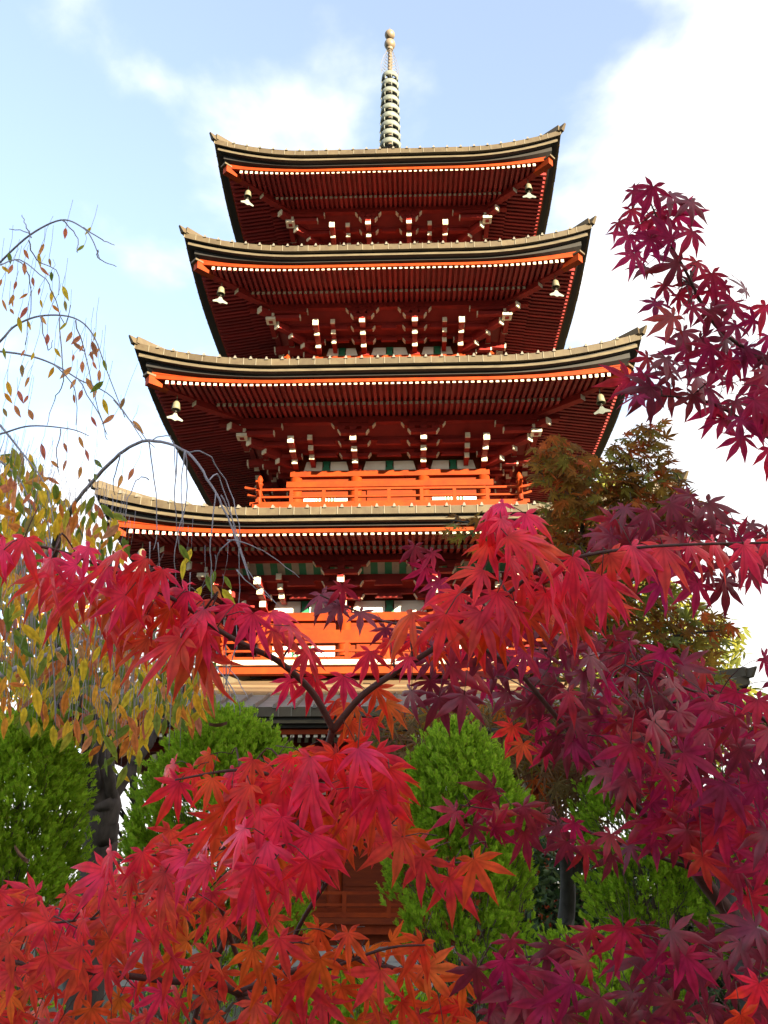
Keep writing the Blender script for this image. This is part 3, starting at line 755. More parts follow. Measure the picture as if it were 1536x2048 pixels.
# ================================================================== CRIMSON MAPLE (nearest)
b0 = ground(360, 2.0)
t = Tree('maple_tree', 'nearest maple with large rose red leaves and a forked bare stem', 'maple tree', b0, M['mbark'], [M['l_red'], M['l_pink'], M['l_orange'], M['l_salmon']], 21)
t.limb([Vector(b0), Vector((b0[0], b0[1] + .03, .7)), (380, 2080, 1.95), (450, 1880, 1.85), (540, 1720, 1.6), (630, 1560, 1.3), (667, 1455, 1.22)], .0085, .0055)
t.limb([(667, 1460, 1.22), (625, 1385, 1.2), (560, 1325, 1.18), (500, 1295, 1.16), (440, 1262, 1.14), (350, 1200, 1.12), (220, 1140, 1.10), (90, 1095, 1.08), (-40, 1090, 1.06)], .0055, .0016)
t.limb([(667, 1460, 1.22), (720, 1395, 1.2), (790, 1345, 1.18), (860, 1302, 1.16), (915, 1262, 1.14), (1000, 1200, 1.12), (1100, 1130, 1.1), (1280, 1095, 1.08), (1540, 1085, 1.06)], .0055, .0016)
t.limb([(915, 1262, 1.14), (960, 1150, 1.12), (1010, 1030, 1.1)], .003, .0012)
t.limb([(620, 1590, 1.32), (570, 1560, 1.2), (480, 1540, 1.12), (350, 1560, 1.08)], .004, .0012)
t.limb([(590, 1660, 1.36), (600, 1640, 1.15), (560, 1700, 1.08), (480, 1790, 1.04)], .004, .0012)
t.limb([(560, 1720, 1.38), (500, 1700, 1.32), (380, 1700, 1.3), (200, 1730, 1.28)], .004, .0012)
t.limb([(635, 1550, 1.3), (740, 1560, 1.2), (800, 1600, 1.18)], .003, .001)
redmix = lambda x, y, rs: rs.choice([0, 0, 1, 1, 1, 3])
pinkmix = lambda x, y, rs: rs.choice([1, 1, 1, 0])
def low_orange(y0):
    return lambda x, y, rs: rs.choice([2, 3, 0]) if y > y0 else rs.choice([0, 1, 1])
angL = lambda x, y: DN + .55
angR = lambda x, y: DN - .35
# back layer (orange, seen from below) then front layer of each spray
t.spray(tmpl=DROOP, up=.9, poly=[(100, 1130), (260, 1150), (380, 1170), (440, 1230), (420, 1330), (300, 1280), (190, 1230), (110, 1170)], size_px=117, depth=(1.14, 1.22), ang=angL, spacing=36, mis=[2, 0, 3], jit=.35)
t.spray(tmpl=DROOP, up=.9, poly=[(-20, 1065), (60, 1075), (150, 1085), (240, 1095), (320, 1110), (385, 1150), (420, 1200), (430, 1270), (380, 1300), (300, 1240), (180, 1170), (90, 1110), (-20, 1105)], size_px=114, depth=(1.02, 1.12), ang=angL, spacing=40, mis=redmix, jit=.45, tilt=None)
t.spray(tmpl=DROOP, up=.9, poly=[(455, 1205), (530, 1212), (590, 1255), (630, 1290), (610, 1310), (540, 1260), (470, 1240)], size_px=98, depth=(1.08, 1.18), ang=lambda x, y: DN + (.3 if x < 520 else -.35), spacing=33, mis=redmix, jit=.45)
t.spray(tmpl=DROOP, up=.9, poly=[(560, 1350), (640, 1320), (690, 1350), (690, 1420), (620, 1390)], size_px=69, depth=(1.2, 1.3), ang=DN + .25, spacing=43, mis=[0, 0, 1], jit=.5)
t.spray(tmpl=DROOP, up=.9, poly=[(690, 1400), (750, 1360), (800, 1390), (790, 1430), (700, 1450)], size_px=82, depth=(1.22, 1.3), ang=DN - .3, spacing=33, mis=[0, 0, 2], jit=.5)
t.spray(tmpl=DROOP, up=.9, poly=[(700, 1300), (790, 1275), (870, 1260), (880, 1320), (800, 1330), (720, 1330)], size_px=64, depth=(1.15, 1.25), ang=DN + .1, spacing=45, mis=[0, 1], jit=.5)
t.spray(tmpl=DROOP, up=.9, poly=[(820, 1215), (920, 1190), (1000, 1180), (1100, 1170), (1200, 1150), (1230, 1180), (1130, 1220), (1000, 1240), (900, 1260), (830, 1270)], size_px=102, depth=(1.14, 1.24), ang=angR, spacing=38, mis=[0, 2, 3], jit=.5)
t.spray(tmpl=DROOP, up=.9, poly=[(840, 1205), (910, 1185), (965, 1130), (975, 1030), (1010, 985), (1040, 1030), (1060, 1075), (1120, 1085), (1290, 1080), (1400, 1075), (1540, 1060), (1540, 1110), (1400, 1110), (1240, 1130), (1190, 1170), (1130, 1180), (1000, 1225), (900, 1245)], size_px=104, depth=(1.02, 1.14), ang=lambda x, y: DN + (.25 if x < 980 else -.3), spacing=44, mis=redmix, jit=.45)
t.spray(tmpl=DROOP, up=.9, poly=[(950, 1050), (1000, 1000), (1050, 1020), (1070, 1080), (990, 1110)], size_px=112, depth=(1.02, 1.1), ang=DN - .3, spacing=45, mis=[1], jit=.4)
t.spray(tmpl=DROOP, up=.9, poly=[(330, 1520), (420, 1500), (530, 1515), (600, 1510), (560, 1560), (440, 1560), (350, 1570)], size_px=86, depth=(1.08, 1.2), ang=angL, spacing=35, mis=[0, 0, 2], jit=.4)
t.spray(tmpl=DROOP, up=.9, poly=[(470, 1570), (620, 1490), (690, 1470), (760, 1500), (800, 1540), (800, 1600), (740, 1640), (640, 1690), (560, 1740), (470, 1720), (430, 1640)], size_px=93, depth=(1.1, 1.25), ang=DN + .2, spacing=42, mis=[2, 0, 3], jit=.5)
t.spray(tmpl=DROOP, up=.9, poly=[(600, 1500), (680, 1475), (740, 1500), (790, 1540), (800, 1590), (740, 1580), (670, 1570), (560, 1600), (460, 1640), (440, 1610), (520, 1550)], size_px=117, depth=(.98, 1.1), ang=lambda x, y: DN + (.45 if x < 640 else -.4 if x > 730 else 0), spacing=45, mis=pinkmix, jit=.35)
t.spray(tmpl=DROOP, up=.9, poly=[(480, 1650), (600, 1625), (660, 1630), (640, 1700), (600, 1740), (540, 1790), (470, 1800), (470, 1720)], size_px=117, depth=(.95, 1.05), ang=lambda x, y: DN + (.4 if x < 560 else -.25), spacing=51, mis=[1], jit=.35)
t.spray(tmpl=DROOP, up=.9, poly=[(190, 1705), (330, 1680), (440, 1650), (440, 1730), (320, 1760), (200, 1760)], size_px=93, depth=(1.15, 1.3), ang=angL, spacing=38, mis=redmix, jit=.45)
t.finish()

# ================================================================== ORANGE-RED MAPLE (low, behind it)
b0 = ground(520, 1.9)
t = Tree('maple_tree', 'low maple with smaller orange and scarlet leaves along the bottom left', 'maple tree', b0, M['mbark'], [M['l_orange'], M['l_salmon'], M['l_pink']], 33)
t.limb([Vector(b0), Vector((b0[0], b0[1], .6)), (540, 2150, 1.9), (480, 1985, 1.85)], .03, .014)
t.limb([(480, 1985, 1.85), (420, 1962, 1.8), (350, 1962, 1.78), (240, 1950, 1.75), (60, 1930, 1.7), (-60, 1900, 1.7)], .011, .003)
t.limb([(480, 1985, 1.85), (560, 1950, 1.8), (700, 1920, 1.75), (860, 1960, 1.7), (960, 2010, 1.7)], .009, .002)
t.limb([(540, 2100, 1.9), (470, 1900, 1.85), (420, 1800, 1.8), (250, 1830, 1.7), (60, 1850, 1.6)], .007, .002)
t.limb([(540, 2000, 1.9), (600, 1850, 1.8), (690, 1720, 1.7), (780, 1650, 1.65), (880, 1720, 1.6), (960, 1720, 1.55)], .006, .0015)
t.limb([(480, 1990, 1.85), (600, 1960, 1.7), (760, 1900, 1.6), (850, 1890, 1.6)], .005, .0015)
om = lambda x, y, rs: (rs.choice([1, 1, 1, 2, 0]) if x < 330 else rs.choice([1, 1, 0, 0]) if x < 520 else rs.choice([0, 0, 0, 0, 1]))
t.spray([(-30, 1770), (60, 1775), (160, 1765), (260, 1750), (400, 1720), (450, 1760), (420, 1830), (330, 1870), (420, 1880), (470, 1960), (420, 2070), (-30, 2070)], 76, (1.6, 1.85), lambda x, y: DN + .4, 38, om, jit=.6)
t.spray([(-30, 1780), (80, 1790), (220, 1780), (360, 1780), (330, 1870), (200, 1900), (80, 1960), (-30, 2000)], 88, (1.3, 1.5), lambda x, y: DN + .4, 56, [1, 1, 2], jit=.5)
t.spray([(640, 1610), (720, 1620), (800, 1630), (850, 1670), (830, 1700), (740, 1680), (650, 1660)], 68, (1.55, 1.7), DN, 34, [0, 0, 1], jit=.6)
t.spray([(800, 1670), (880, 1690), (970, 1700), (980, 1730), (940, 1770), (870, 1760), (810, 1720)], 98, (1.35, 1.5), lambda x, y: DN + (.4 if x < 880 else -.4), 49, [1, 0], jit=.45)
t.spray([(560, 1850), (650, 1840), (740, 1850), (840, 1880), (880, 1910), (940, 1960), (970, 2070), (430, 2070), (520, 1990), (500, 1900)], 84, (1.5, 1.75), lambda x, y: DN - .1, 43, om, jit=.6)
t.spray([(350, 1640), (480, 1700), (620, 1730), (600, 1800), (520, 1860), (420, 1830), (330, 1790), (300, 1700)], 72, (1.6, 1.8), DN + .35, 45, [0, 1], jit=.6)
t.finish()

# ================================================================== BURGUNDY MAPLE (right)
b0 = ground(1560, 2.0)
t = Tree('maple_tree', 'dark burgundy maple filling the right side with pointed wine red leaves against the sky', 'maple tree', b0, M['mbark'], [M['l_purple'], M['l_magenta'], M['l_red']], 44)
t.limb([Vector(b0), Vector((b0[0], b0[1] + .03, .9)), (1570, 1950, 2.0), (1480, 1850, 1.95), (1390, 1740, 1.9)], .035, .016)
t.limb([(1390, 1740, 1.9), (1300, 1640, 1.85), (1210, 1550, 1.8), (1110, 1430, 1.75), (1020, 1330, 1.7), (900, 1270, 1.65), (760, 1240, 1.6), (640, 1190, 1.55)], .009, .0015)
t.limb([(1480, 1850, 1.95), (1600, 1500, 1.9), (1660, 1000, 1.8), (1590, 800, 1.72), (1520, 720, 1.68), (1430, 650, 1.64), (1370, 540, 1.6), (1330, 470, 1.58), (1290, 380, 1.56)], .008, .0012)
t.limb([(1640, 950, 1.8), (1500, 850, 1.7), (1400, 800, 1.65), (1260, 790, 1.6)], .005, .0012)
t.limb([(1640, 1150, 1.85), (1500, 1110, 1.75), (1380, 1060, 1.7), (1220, 1050, 1.65)], .006, .0014)
t.limb([(1360, 1680, 1.85), (1390, 1560, 1.8), (1400, 1500, 1.75), (1420, 1420, 1.7)], .006, .0015)
t.limb([(1390, 1740, 1.9), (1250, 1690, 1.85), (1100, 1640, 1.8), (920, 1610, 1.75)], .005, .0013)
t.limb([(1480, 1850, 1.95), (1350, 1880, 1.85), (1150, 1900, 1.75), (960, 1930, 1.7)], .006, .0014)
t.limb([(1600, 1500, 1.9), (1500, 1420, 1.8), (1380, 1380, 1.75), (1250, 1330, 1.7)], .006, .0014)
mg = [1, 1, 1, 0]; pu = [0, 0, 0, 1]
star = lambda x, y: DN
t.spray([(1250, 380), (1330, 365), (1400, 410), (1405, 470), (1370, 480), (1290, 500), (1300, 570), (1250, 500), (1230, 440)], 62, (1.5, 1.62), star, 33, mg, jit=1.1, up=.1)
t.spray([(1330, 540), (1400, 500), (1450, 560), (1540, 600), (1540, 720), (1440, 690), (1360, 680), (1310, 620)], 62, (1.55, 1.68), star, 34, mg, jit=1.0, up=.2)
t.spray([(1240, 780), (1270, 720), (1360, 690), (1460, 680), (1540, 700), (1540, 910), (1480, 870), (1400, 800), (1300, 800)], 72, (1.5, 1.7), star, 29, mg, jit=.7, up=.3)
t.spray([(1220, 1020), (1370, 985), (1420, 1000), (1440, 1040), (1540, 1050), (1540, 1150), (1460, 1170), (1320, 1130), (1180, 1060)], 66, (1.55, 1.75), star, 30, pu, jit=.8, up=.3)
t.spray([(1510, 1300), (1550, 1280), (1550, 1370), (1520, 1340)], 70, (1.6, 1.7), star, 36, mg, jit=.8)
t.spray([(1280, 1135), (1380, 1130), (1480, 1150), (1500, 1190), (1400, 1190), (1300, 1170)], 72, (1.6, 1.75), star, 46, pu, jit=.8)
pm = lambda x, y, rs: rs.choice([0, 0, 0, 1]) if x < 1350 else rs.choice([0, 1, 1])
t.spray([(870, 1270), (1000, 1230), (1130, 1240), (1290, 1285), (1390, 1310), (1440, 1370), (1560, 1400), (1560, 1680), (1480, 1760), (1400, 1720), (1310, 1690), (1260, 1610), (1200, 1550), (1120, 1480), (1050, 1410), (940, 1370), (840, 1370)], 68, (1.65, 1.95), star, 31, pm, jit=.7)
t.spray([(1320, 1420), (1400, 1390), (1550, 1400), (1550, 1480), (1480, 1500), (1340, 1520), (1300, 1560), (1220, 1560), (1230, 1500)], 92, (1.4, 1.55), star, 52, [1, 0], jit=.6)
t.spray([(900, 1620), (960, 1560), (1020, 1580), (1100, 1630), (1200, 1650), (1290, 1690), (1250, 1720), (1120, 1680), (1000, 1660), (920, 1650)], 70, (1.7, 1.85), star, 38, pu, jit=.7)
t.spray([(1000, 1450), (1080, 1440), (1140, 1490), (1090, 1510), (1010, 1490)], 66, (1.75, 1.85), star, 38, [0, 1, 2], jit=.7)
t.spray([(1380, 1560), (1550, 1560), (1550, 1790), (1480, 1800), (1420, 1720), (1350, 1700)], 92, (1.5, 1.7), star, 54, [1, 0], jit=.6)
t.spray([(940, 1910), (1040, 1870), (1150, 1850), (1260, 1850), (1350, 1810), (1420, 1860), (1550, 1850), (1550, 2070), (980, 2070), (970, 1990)], 84, (1.5, 1.8), star, 42, pu, jit=.6, gap=.06)
t.spray([(1470, 1980), (1550, 1950), (1550, 2070), (1460, 2070)], 84, (1.3, 1.4), star, 52, [2, 1], jit=.5)
t.spray([(640, 1160), (680, 1165), (760, 1230), (790, 1250), (750, 1270), (690, 1220), (640, 1200)], 62, (1.5, 1.6), star, 36, pu, jit=.7)
t.spray([(815, 1070), (850, 1080), (890, 1140), (900, 1170), (860, 1160), (830, 1120)], 60, (1.5, 1.6), star, 34, mg, jit=.8)
t.spray([(820, 1380), (900, 1370), (930, 1390), (860, 1400)], 72, (1.6, 1.7), star, 50, pu, jit=.5)
t.spray([(770, 1240), (850, 1230), (870, 1290), (800, 1290)], 66, (1.5, 1.6), star, 44, pu, jit=.5)
t.finish()

# ================================================================== OLIVE-BROWN MAPLE (middle distance, right)
b0 = ground(1450, 4.3)
t = Tree('maple_tree', 'airy maple of small olive and rust leaves behind the burgundy branches', 'maple tree', b0, M['gbark'], [M['l_olive'], M['l_yelgreen']], 55)
t.limb([Vector(b0), Vector((b0[0], b0[1], 1.2)), (1400, 1620, 4.3), (1290, 1450, 4.3), (1220, 1300, 4.2), (1180, 1130, 4.1), (1150, 1000, 4.0), (1110, 920, 3.9)], .05, .004)
t.limb([(1220, 1300, 4.2), (1260, 1150, 4.1), (1270, 1000, 4.0), (1260, 900, 4.0), (1310, 850, 4.0)], .018, .003)
t.limb([(1240, 1350, 4.2), (1330, 1280, 4.1), (1440, 1260, 4.0)], .014, .003)
t.limb([(1200, 1200, 4.1), (1080, 1080, 3.9), (960, 1050, 3.8), (900, 1040, 3.8)], .012, .003)
t.limb([(1150, 1000, 4.0), (1100, 960, 3.9), (1060, 930, 3.8)], .006, .002)
t.limb([(1260, 1040, 4.0), (1340, 1000, 4.0), (1360, 960, 4.0)], .006, .002)
t.limb([(1220, 1300, 4.2), (1100, 1300, 4.1), (1000, 1290, 4.0)], .01, .002)
ol = lambda x, y, rs: 0 if rs.random() < .9 else 1
sa = lambda x, y: (0.25 if x > 1200 else math.pi - .35)
kw = dict(jit=.7, petiole=True, twigs=.25, up=1.2)
t.spray([(1070, 930), (1110, 880), (1180, 930), (1220, 960), (1190, 1030), (1100, 1000)], 30, (3.7, 4.0), sa, 11, ol, **kw)
t.spray([(1190, 930), (1240, 870), (1330, 840), (1310, 890), (1350, 940), (1320, 980), (1240, 1010), (1190, 1000)], 29, (3.9, 4.1), sa, 11, ol, gap=.1, **kw)
t.spray([(890, 1040), (960, 1020), (1050, 1050), (1120, 990), (1200, 1010), (1330, 1000), (1350, 1060), (1300, 1130), (1100, 1110), (960, 1100), (900, 1080)], 28, (3.7, 4.1), sa, 12, ol, gap=.12, **kw)
t.spray([(1100, 1170), (1280, 1130), (1340, 1190), (1370, 1240), (1470, 1250), (1420, 1290), (1280, 1330), (1120, 1300)], 28, (3.9, 4.2), sa, 13, lambda x, y, rs: 0 if rs.random() < .72 else 1, gap=.1, **kw)
t.spray([(1080, 1300), (1400, 1310), (1480, 1380), (1420, 1440), (1120, 1420)], 28, (4.0, 4.3), sa, 14, lambda x, y, rs: 0 if rs.random() < .7 else 1, gap=.15, **kw)
t.spray([(1080, 1010), (1200, 1000), (1340, 1000), (1400, 1060), (1330, 1140), (1180, 1150), (1090, 1100)], 30, (3.9, 4.3), sa, 12, ol, **kw)
t.spray([(1120, 1160), (1300, 1130), (1370, 1200), (1470, 1250), (1420, 1330), (1250, 1350), (1120, 1280)], 30, (3.9, 4.3), sa, 13, lambda x, y, rs: 0 if rs.random() < .7 else 1, **kw)
t.spray([(1110, 870), (1200, 910), (1250, 860), (1320, 840), (1350, 930), (1380, 1000), (1150, 1010), (1080, 950)], 28, (3.9, 4.2), sa, 13, ol, **kw)
t.spray([(1130, 990), (1230, 940), (1330, 960), (1400, 1000), (1400, 1060), (1200, 1060)], 30, (3.8, 4.1), sa, 12, ol, **kw)
t.spray([(1060, 900), (1110, 870), (1170, 900), (1160, 960), (1070, 970)], 30, (3.7, 3.9), sa, 13, ol, **kw)
t.finish()

# ================================================================== LACELEAF MAPLE (middle)
b0 = ground(1060, 6.2)
t = Tree('maple_tree', 'feathery laceleaf maple of khaki brown leaves just under the lowest roof edge', 'maple tree', b0, M['gbark'], [M['l_lace'], M['l_olive']], 66)
t.limb([Vector(b0), Vector((b0[0] + .05, b0[1], .8)), (1130, 1850, 6.2), (1135, 1760, 6.2), (1120, 1650, 6.2), (1090, 1540, 6.2), (1020, 1470, 6.1), (880, 1460, 6.0), (760, 1460, 6.0)], .085, .008)
t.limb([(1138, 1760, 6.2), (1165, 1720, 6.2), (1180, 1680, 6.2), (1190, 1560, 6.2), (1230, 1460, 6.2), (1320, 1430, 6.2)], .05, .008)
t.limb([(1090, 1540, 6.2), (1150, 1440, 6.2), (1180, 1400, 6.1)], .03, .006)
la = lambda x, y: DN + (.6 if x < 1000 else -.3)
t.spray([(720, 1470), (760, 1430), (860, 1425), (960, 1405), (1080, 1400), (1180, 1420), (1240, 1480), (1240, 1580), (1160, 1610), (1080, 1580), (1030, 1530), (960, 1470), (860, 1470), (800, 1510), (750, 1500)], 50, (5.8, 6.3), la, 12, [0, 0, 0, 1], tmpl=LACE, jit=.6, petiole=False)
t.spray([(1050, 1590), (1160, 1600), (1220, 1640), (1170, 1690), (1090, 1660)], 46, (5.9, 6.2), la, 15, [0, 0, 1], tmpl=LACE, jit=.6, petiole=False)
t.spray([(1230, 1420), (1450, 1400), (1536, 1420), (1500, 1500), (1300, 1500)], 46, (6.0, 6.4), la, 16, [0, 1, 1], tmpl=LACE, jit=.6, petiole=False)
t.finish()

# ================================================================== WEEPING CHERRY (left)
b0 = ground(200, 7.0)
t = Tree('weeping_cherry', 'weeping cherry with dark forked trunk, arching shoots and yellow green leaves', 'cherry tree', b0, M['bark'], [M['l_cherry'], M['l_cherrypink']], 77)
t.twigmat = M['twig']
t.limb([Vector(b0), Vector((b0[0], b0[1], .9)), (195, 1720, 7.0), (205, 1650, 7.0), (208, 1600, 7.0)], .17, .13, sides=12, wob=.006)
t.limb([(205, 1620, 7.0), (180, 1540, 6.9), (175, 1480, 6.7), (150, 1380, 6.2), (100, 1200, 5.4), (110, 1090, 4.9), (140, 1020, 4.65)], .085, .016, sides=9, wob=.006)
t.limb([(140, 1020, 4.65), (175, 975, 4.5), (240, 908, 4.3), (297, 882, 4.2), (375, 905, 4.1), (430, 985, 4.0), (465, 1060, 3.95), (500, 1160, 3.9)], .0115, .003, sides=8, wob=.002)
t.limb([(208, 1610, 7.0), (200, 1540, 7.0), (205, 1480, 7.0), (190, 1400, 6.9), (170, 1300, 6.8)], .09, .02, sides=9, wob=.006)
t.limb([(212, 1610, 7.0), (250, 1550, 7.1), (285, 1505, 7.2), (330, 1440, 7.3), (400, 1330, 7.2)], .075, .015, sides=8, wob=.006)
t.limb([(190, 1640, 7.0), (170, 1600, 6.9), (165, 1530, 6.8), (100, 1450, 6.4), (40, 1400, 6.0)], .05, .014, sides=8)
t.limb([(225, 1600, 7.0), (220, 1555, 6.9), (222, 1520, 6.9)], .06, .03, sides=8)
t.limb([(-60, 1370, 4.2), (0, 1350, 4.3), (70, 1320, 4.5), (140, 1290, 4.7), (230, 1265, 4.9)], .02, .006)
t.limb([(100, 1450, 6.4), (-60, 1200, 5.2), (-80, 800, 4.4), (-30, 560, 4.1), (0, 525, 4.05), (60, 470, 4.0), (122, 440, 4.0), (165, 455, 3.95), (185, 480, 3.9), (200, 520, 3.9)], .008, .002)
ch = [[(-80, 760, 4.3), (0, 683, 4.1), (30, 652, 4.1), (80, 632, 4.05), (145, 635, 4.0), (185, 668, 4.0), (215, 745, 3.95), (250, 835, 3.9)],
      [(-60, 700, 4.3), (0, 703, 4.2), (60, 712, 4.1), (110, 730, 4.1), (160, 760, 4.0), (225, 795, 3.95), (285, 880, 3.9)],
      [(-60, 880, 4.2), (0, 868, 4.2), (60, 852, 4.1), (140, 858, 4.05), (178, 872, 4.0)],
      [(0, 850, 4.3), (40, 900, 4.2), (90, 970, 4.1), (110, 1060, 4.0)],
      [(-30, 900, 4.3), (40, 960, 4.2), (70, 1050, 4.1)]]
for c in ch: t.limb(c, .0066, .002)
tw = [[(300, 884), (308, 960), (312, 1060), (306, 1100)], [(355, 900), (350, 1000), (358, 1105)], [(368, 903), (372, 1000), (350, 1100), (352, 1180)], [(372, 903), (362, 960), (366, 1060)],
      [(430, 985), (422, 1080), (420, 1180), (420, 1280)], [(420, 960), (440, 955), (470, 1060), (478, 1120)], [(440, 990), (470, 1050), (500, 1140), (560, 1215)], [(455, 1080), (490, 1085), (540, 1110), (598, 1155)],
      [(470, 1080), (440, 1100), (425, 1150), (405, 1180)], [(375, 905), (410, 905), (450, 960), (475, 1050), (480, 1180), (472, 1300)], [(240, 908), (225, 960), (228, 990)], [(297, 884), (330, 870), (350, 895), (352, 960)],
      [(300, 960), (280, 955), (255, 1000), (250, 1050)], [(475, 1140), (490, 1160), (540, 1200)], [(60, 470), (50, 450), (45, 430)], [(60, 475), (45, 462), (20, 458)], [(122, 440), (150, 470), (152, 505)], [(165, 455), (200, 478), (232, 490)],
      [(195, 500), (200, 520), (232, 533)], [(60, 480), (75, 520), (110, 540), (120, 590)], [(30, 520), (55, 540), (60, 600), (50, 690)], [(0, 530), (40, 520), (90, 560), (112, 600), (130, 650), (140, 610)],
      [(80, 632), (100, 700), (105, 680)], [(120, 635), (125, 760), (110, 800), (95, 850)], [(150, 640), (175, 720), (190, 800), (215, 870)], [(110, 730), (150, 780), (152, 850)], [(160, 760), (200, 830), (215, 880)], [(120, 858), (115, 910), (118, 950)],
      [(225, 800), (270, 850), (310, 895)], [(430, 1330), (470, 1390), (480, 1430)], [(470, 1300), (450, 1380), (440, 1420)], [(400, 1280), (460, 1340), (500, 1400)], [(450, 1290), (455, 1360), (470, 1425)]]
for c in tw: t.limb([(x + t.rs.uniform(-3, 3), y, 3.95 + t.rs.uniform(-.1, .1)) for x, y in c], .0034, .0018, n=4, sides=5, wob=.003)
# long hanging shoots
for i in range(70):
    x = t.rs.uniform(-20, 460); y0 = t.rs.uniform(930, 1250) if x < 130 else t.rs.uniform(1080, 1280); ln = t.rs.uniform(120, 300); d = t.rs.uniform(3.6, 5.6); sw = t.rs.uniform(-20, 20)
    if x > 380: y0 = t.rs.uniform(1200, 1280); ln = t.rs.uniform(100, 180)
    y1 = min(y0 + ln, 1500)
    t.limb([(x - sw, y0, d), (x, y0 + ln * .4, d), (x + sw * .4, y1, d)], .0042, .002, n=3, sides=4)
cmx = lambda x, y, rs: 0 if rs.random() < .88 else 1
ck = dict(tmpl=OVAL, jit=.5, size_j=.35, up=.1, petiole='hang')
ca = lambda x, y: DN
t.spray([(-20, 890), (40, 920), (110, 960), (150, 1010), (150, 1080), (100, 1080), (-20, 1060)], 38, (3.6, 5.0), ca, 12, cmx, **ck)
t.spray([(150, 1000), (190, 990), (240, 1040), (265, 1090), (230, 1110), (160, 1100)], 38, (3.6, 4.4), ca, 12, cmx, **ck)
t.spray([(-20, 1110), (100, 1150), (160, 1220), (240, 1290), (330, 1330), (440, 1320), (430, 1390), (400, 1430), (320, 1440), (270, 1480), (180, 1470), (90, 1450), (-20, 1430)], 39, (3.5, 5.2), ca, 12, cmx, **ck)
t.spray([(-20, 1060), (120, 1060), (280, 1180), (400, 1290), (300, 1330), (100, 1350), (-20, 1350)], 40, (5.0, 6.2), ca, 15, cmx, **ck)
t.spray([(-20, 880), (60, 900), (150, 1010), (150, 1090), (90, 1110), (150, 1200), (240, 1290), (420, 1330), (400, 1400), (250, 1440), (90, 1440), (-20, 1420)], 36, (4.4, 6.0), ca, 15, cmx, **ck)
t.spray([(120, 1440), (300, 1430), (280, 1520), (250, 1560), (170, 1490)], 38, (3.8, 5), ca, 20, cmx, **ck)
t.spray([(400, 1140), (450, 1140), (450, 1180), (400, 1175)], 38, (3.9, 4), ca, 20, [0], **ck)
t.spray([(355, 1080), (385, 1080), (385, 1120), (355, 1120)], 38, (3.9, 4), ca, 24, [0], **ck)
# thin scatter on the upper arching shoots
for poly, sp_ in (([(0, 500), (90, 480), (130, 580), (130, 620), (60, 640), (0, 620)], 22), ([(120, 450), (190, 450), (185, 500), (125, 480)], 30), ([(130, 640), (200, 660), (215, 780), (150, 780)], 19), ([(0, 690), (120, 690), (110, 740), (0, 730)], 34),
                  ([(0, 750), (60, 760), (60, 820), (0, 830)], 22), ([(140, 780), (250, 790), (270, 850), (160, 850)], 36), ([(70, 870), (170, 870), (210, 960), (110, 940)], 27), ([(230, 930), (270, 930), (260, 970), (235, 970)], 26), ([(0, 560), (60, 640), (140, 640), (60, 760)], 46)):
    t.spray(poly, 27, (3.85, 4.1), ca, sp_, [1, 1, 0], **ck)
t.finish()

# ================================================================== CLIPPED CYPRESS BUSHES
def spray_template(rs):
    V = []; T = []
    def blade(x, y, a, l, w, z):
        ca, sa = math.cos(a), math.sin(a); i = len(V)
        V.extend([(x + w * sa, y - w * ca, z), (x + l * .55 * ca + w * 1.1 * sa, y + l * .55 * sa - w * 1.1 * ca, z), (x + l * ca, y + l * sa, z), (x + l * .55 * ca - w * 1.1 * sa, y + l * .55 * sa + w * 1.1 * ca, z), (x - w * sa, y + w * ca, z)])
        T.extend([(i, i + 1, i + 4), (i + 1, i + 3, i + 4), (i + 1, i + 2, i + 3)])
    blade(0, 0, 0, 1, .07, 0)
    for k in range(4):
        t_ = .12 + k * .2
        for sg in (-1, 1): blade(t_, 0, sg * rs.uniform(.45, .75), (.62 - t_ * .38) * rs.uniform(.8, 1.15), .065, rs.uniform(-.12, .12))
    return np.array(V, np.float32), np.array(T, np.int32)
THU = [spray_template(_rs) for _ in range(6)]
